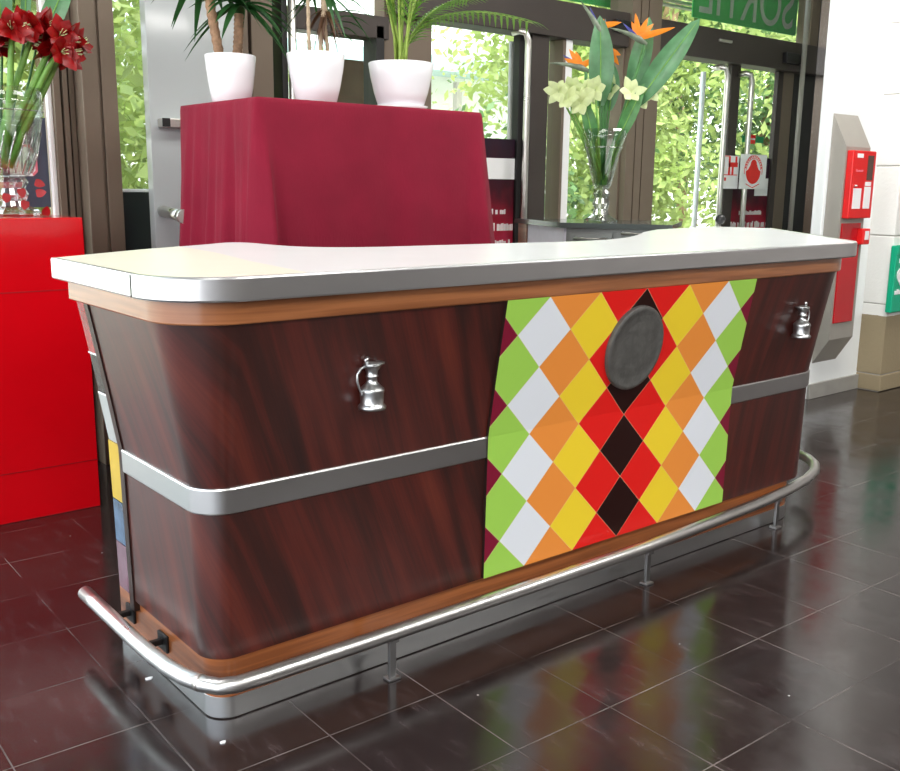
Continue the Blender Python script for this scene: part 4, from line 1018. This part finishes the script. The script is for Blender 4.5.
for x0, x1, z0, z1 in ((5.505, 5.57, 1.578, 1.583), (5.505, 5.51, 1.46, 1.58), (5.565, 5.68, 1.50, 1.535), (5.565, 5.585, 1.44, 1.58), (5.61, 5.63, 1.44, 1.50), (5.65, 5.67, 1.53, 1.58), (5.505, 5.68, 1.437, 1.443), (5.52, 5.54, 1.395, 1.42)): mb.box(x0, x1, GY-.093, GY-.09, z0, z1)
mb.build('red_blocks', M['ink_red'], n2)
n3 = thing('glass_sticker', 'green sticker with a red centre high on the right glass door', 'sticker', (6.02, GY+.02, 1.65))
MB().box(5.88, 6.17, GY+.018, GY+.022, 1.70, 1.75).build('sheet', M['ink_green'], n3); MB().box(5.98, 6.05, GY+.014, GY+.018, 1.69, 1.76).build('red_patch', M['ink_red'], n3); dashes(n3, 5.985, 6.045, 1.72, .014, 3, 'paper', GY+.0135)
n5 = thing('window_poster', 'dark grey poster with a pink-edged badge on the glass behind the crystal vase', 'poster', (.43, GY+.02, 1.23))
MB().box(.30, .50, GY+.018, GY+.022, 1.22, 1.62).build('sheet', M['dark_poster'], n5)
bd_ = MB().extr([(.33, 1.36), (.43, 1.36), (.45, 1.38), (.45, 1.46), (.42, 1.50), (.38, 1.5), (.33, 1.45)], (0, GY+.014, 0), (1, 0, 0), (0, 0, 1), (0, 1, 0), .004).build('badge', M['paper'], n5)
MB().extr([(.43, 1.36), (.45, 1.38), (.45, 1.46), (.42, 1.50), (.38, 1.5), (.38, 1.488), (.415, 1.488), (.44, 1.455), (.44, 1.385), (.425, 1.37)], (0, GY+.011, 0), (1, 0, 0), (0, 0, 1), (0, 1, 0), .003).build('badge_edge', M['ink_pink'], bd_)

# ------------------------------------------------------------------ right pier, stone wall, fire point, first-aid cabinet
pier = sgroup('wall_right', (5.1, 1.3, 0))
MB().box(4.76, 5.42, 1.225, 1.345, 0, TOP, .004).build('white_pier', M['white_paint'], pier)
MB().box(4.752, 4.76, 1.29, 1.345, 0, TOP).build('glossy_edge', M['mirror_strip'], pier)
struct(MB().box(4.76, 5.40, 1.205, 1.225, 0, .1, .003).build('baseboard_right', M['skirting']))
st_ = sgroup('wall_stone', (6.2, 1.3, 0))
mb = MB(); zc = [0, .115, .594, 1.046, 1.495, 1.947, 2.389, 2.84, TOP]
for a, b in zip(zc, zc[1:]): mb.box(5.375, 8, 1.055 if a > .05 else 1.05, 1.345, a+.003, b-.003, .006)
mb.build('stone_courses', M['stone'], st_)
MB().box(5.38, 8, 1.062, 1.34, 0, TOP).build('joint_backing', M['joint'], st_)

fire = thing('fire_alarm_point', 'wall housing of grey metal with red call boxes beside the stone wall', 'fire point', (4.950, 1.18, .2))
X0, X1 = 4.790, 5.080
prof_h = [(1.224, .235), (1.12, .40), (1.12, 1.60), (1.224, 1.80)]
MB().extr(prof_h, (X0, 0, 0), (0, 1, 0), (0, 0, 1), (1, 0, 0), X1-X0).build('housing', M['grey_metal'], fire)
ub = MB().box(X0+.015, X1+.0, 1.075, 1.12, 1.165, 1.578, .006).build('upper_box', M['red_metal'], fire)
MB().box(X0+.02, X1-.04, 1.112, 1.122, .505, 1.135, .003).build('lower_panel', M['red_dark'], fire)
yy = 1.073
tag(MB().box(4.980, 5.050, yy, yy+.003, 1.40, 1.55).build('viewing_window', M['dark_glass'], ub), 'small dark window')
for x0, x1, z0, z1 in ((4.850, 4.920, 1.535, 1.56), (4.970, 5.040, 1.365, 1.39), (4.835, 4.930, 1.225, 1.35), (4.965, 5.045, 1.225, 1.36)): tag(MB().box(x0, x1, yy, yy+.003, z0, z1).build('white_label', M['paper'], ub), 'white paper label')
dashes(ub, 4.850, 4.930, 1.45, .014, 8, 'ink_pink', yy+.002)
MB().lathe([(0, 0), (.01, 0), (.012, .006), (.008, .012), (0, .013)], (4.845, yy-.006, 1.36), 12).build('lock', M['steel'], ub)
kb = MB().box(5.000, 5.085, 1.07, 1.12, 1.0, 1.10, .006).build('call_button', M['red_metal'], fire)
MB().box(5.020, 5.065, 1.067, 1.07, 1.03, 1.085).build('white_label', M['paper'], kb)

aed = thing('defibrillator_cabinet', 'small green first-aid cabinet with white heart fixed to the stone wall', 'cabinet', (5.5, 1.03, .55))
MB().box(5.345, 5.70, 1.012, 1.055, .545, .985, .006).build('cabinet_body', M['aed_green'], aed)
MB().box(5.34, 5.705, 1.004, 1.02, .93, .99, .004).build('lid', M['aed_green'], aed)
hp = []
for k in range(40):
    a = 2*PI*k/40; hp.append((.0052*16*math.sin(a)**3, .0052*(13*math.cos(a)-5*math.cos(2*a)-2*math.cos(3*a)-math.cos(4*a))))
MB().extr([(5.455+p, .775+q) for p, q in hp], (0, 1.008, 0), (1, 0, 0), (0, 0, 1), (0, 1, 0), .005).build('heart', M['paper'], aed)
dashes(aed, 5.365, 5.56, .665, .035, 4, 'paper', 1.012); dashes(aed, 5.385, 5.53, .872, .032, 6, 'paper', 1.012)

# ------------------------------------------------------------------ outdoors
struct(MB().box(-25, 45, 2.75, 45, -.14, -.02).build('ground', M['ground']))
bl = thing('pale_building', 'pale rendered building with a teal canopy across the forecourt', 'building', (10, 14, 0))
MB().box(2, 16.5, 13.2, 16, 0, 9).build('facade', M['render'], bl); MB().box(2, 16.5, 12.4, 13.2, 3.36, 3.62).build('canopy', M['teal'], bl)
for k in range(5): MB().box(3+k*2.7, 3.12+k*2.7, 12.5, 12.62, 0, 3.2).build('canopy_post', M['grey_metal'], bl)
def tree(x, y, h, cr, lab, m, n, seed, zlo=1.2, trunk_r=.09):
    rn = random.Random(seed)
    t = thing('street_tree', lab, 'tree', (x, y, -.02), 'trees outside the glass doors')
    mb = MB()
    for b in range(3):
        a = rn.uniform(0, 6.28); mb.tube([(x, y, -.02), (x+.1*math.cos(a), y+.1*math.sin(a), h*.3), (x+cr*.4*math.cos(a), y+cr*.4*math.sin(a), h*.65), (x+cr*.6*math.cos(a), y+cr*.6*math.sin(a), h*.9)], [trunk_r, trunk_r*.8, trunk_r*.5, trunk_r*.2], 8)
    mb.build('trunk', M['tree_bark'], t)
    mb = MB(); cl = [Vector((x+rn.uniform(-cr, cr), y+rn.uniform(-cr, cr), rn.uniform(zlo, h))) for _ in range(26)]
    for k in range(n):
        c = cl[k % len(cl)]; p = c+Vector((rn.gauss(0, .4), rn.gauss(0, .4), rn.gauss(0, .36)))
        if p.z < .1: continue
        d = Vector((rn.uniform(-1, 1), rn.uniform(-1, 1), rn.uniform(-1, .6))).normalized(); u = d.cross(Vector((rn.uniform(-1, 1), rn.uniform(-1, 1), rn.uniform(-1, 1)))).normalized()
        s = rn.uniform(.035, .085)*(1 if n > 3000 else 1)
        mb.face([mb.v(p-d*s), mb.v(p-u*s*.5), mb.v(p+d*s), mb.v(p+u*s*.5)])
    mb.build('foliage', M[m], t, recalc=False)
tree(8.7, 6.3, 5.0, 1.3, 'bright yellow-green tree seen through the left leaf of the doors', 'tree_leaf', 20000, 1)
tree(11.2, 6.0, 5.5, 1.4, 'deep green tree seen through the right leaf of the doors', 'tree_leaf2', 20000, 2)
tree(13.5, 9.0, 6.0, 2.0, 'tall tree furthest back beyond the doors', 'tree_leaf', 16000, 3)
tree(6.6, 6.6, 1.5, .7, 'low bush behind the bird-of-paradise vase', 'tree_leaf2', 5000, 4, .25)
tree(1.45, 5.2, 4.2, .9, 'tree outside the narrow pane left of the white panel', 'tree_leaf', 14000, 5, .9)
tree(.2, 6.0, 4.5, 1.0, 'leafy tree outside the window behind the crystal vase', 'tree_leaf2', 10000, 6, .6)

# ------------------------------------------------------------------ hall behind the camera
struct(MB().box(-12, 8.2, -12.2, -12, 0, 3.65).build('wall_hall', M['hall']))
struct(MB().box(8, 8.2, -12, 2.6, 0, 3.65).build('wall_side', M['hall']))

# ------------------------------------------------------------------ light
wd = bpy.data.worlds.new('sky'); SC.world = wd; wd.use_nodes = True
nt = wd.node_tree; bg = nt.nodes['Background']
tc = nt.nodes.new('ShaderNodeTexCoord'); sp = nt.nodes.new('ShaderNodeSeparateXYZ'); nt.links.new(tc.outputs['Generated'], sp.inputs[0])
rp = nt.nodes.new('ShaderNodeValToRGB'); e = rp.color_ramp.elements
e[0].position = .0; e[0].color = (1.0, 1.0, 1.0, 1); e[1].position = .8; e[1].color = (.72, .84, 1.0, 1)
nt.links.new(sp.outputs[2], rp.inputs[0]); nt.links.new(rp.outputs[0], bg.inputs['Color'])
bg.inputs['Strength'].default_value = 4.5
sun = bpy.data.lights.new('sun', 'SUN'); sun.energy = 5; sun.angle = .01; sun.color = (1, .95, .86)
so = bpy.data.objects.new('sun', sun); link(so); so.rotation_euler = Vector((.35, .62, -.95)).to_track_quat('-Z', 'Y').to_euler()
for i, (x, y, en) in enumerate(((-1.5, -3.2, 75), (1.8, -3.2, 75), (5.0, -3.2, 75), (-1.5, -6.5, 75), (1.8, -6.5, 75), (5.0, -6.5, 75), (-.8, .6, 34), (1.6, .6, 34), (4.2, .2, 70))):
    la = bpy.data.lights.new('fill_light', 'AREA'); la.shape = 'RECTANGLE'; la.size = 1.6; la.size_y = 1.0; la.energy = en; la.color = (1, .97, .93)  # unseen area lights, added to brighten the bar, hall and pier
    lo = bpy.data.objects.new('fill_light', la); link(lo); lo.location = (x, y, 3.47)

# ------------------------------------------------------------------ camera
cam = bpy.data.cameras.new('camera'); co = bpy.data.objects.new('camera', cam); link(co)
cam.sensor_fit = 'HORIZONTAL'; cam.sensor_width = 36; cam.lens = 977/900*36; cam.clip_start = .05
a, pitch, roll = .6874, .204, .0121
cp, sp_ = math.cos(pitch), math.sin(pitch); cr_, sr = math.cos(roll), math.sin(roll)
fwd = Vector((0, cp, -sp_)); up = Vector((0, sp_, cp)); rt = Vector((1, 0, 0))
r2, u2 = rt*cr_+up*sr, -rt*sr+up*cr_
T = Matrix(((math.cos(a), math.sin(a), 0), (-math.sin(a), math.cos(a), 0), (0, 0, 1)))
R3 = Matrix((T @ r2, T @ u2, -(T @ fwd))).transposed()
co.matrix_world = Matrix.Translation((-.980, -2.111, 1.35)) @ R3.to_4x4()
SC.camera = co
vs = SC.view_settings; vs.view_transform = 'Standard'; vs.look = 'None'; vs.gamma = 1; vs.use_curve_mapping = False; vs.exposure = .18
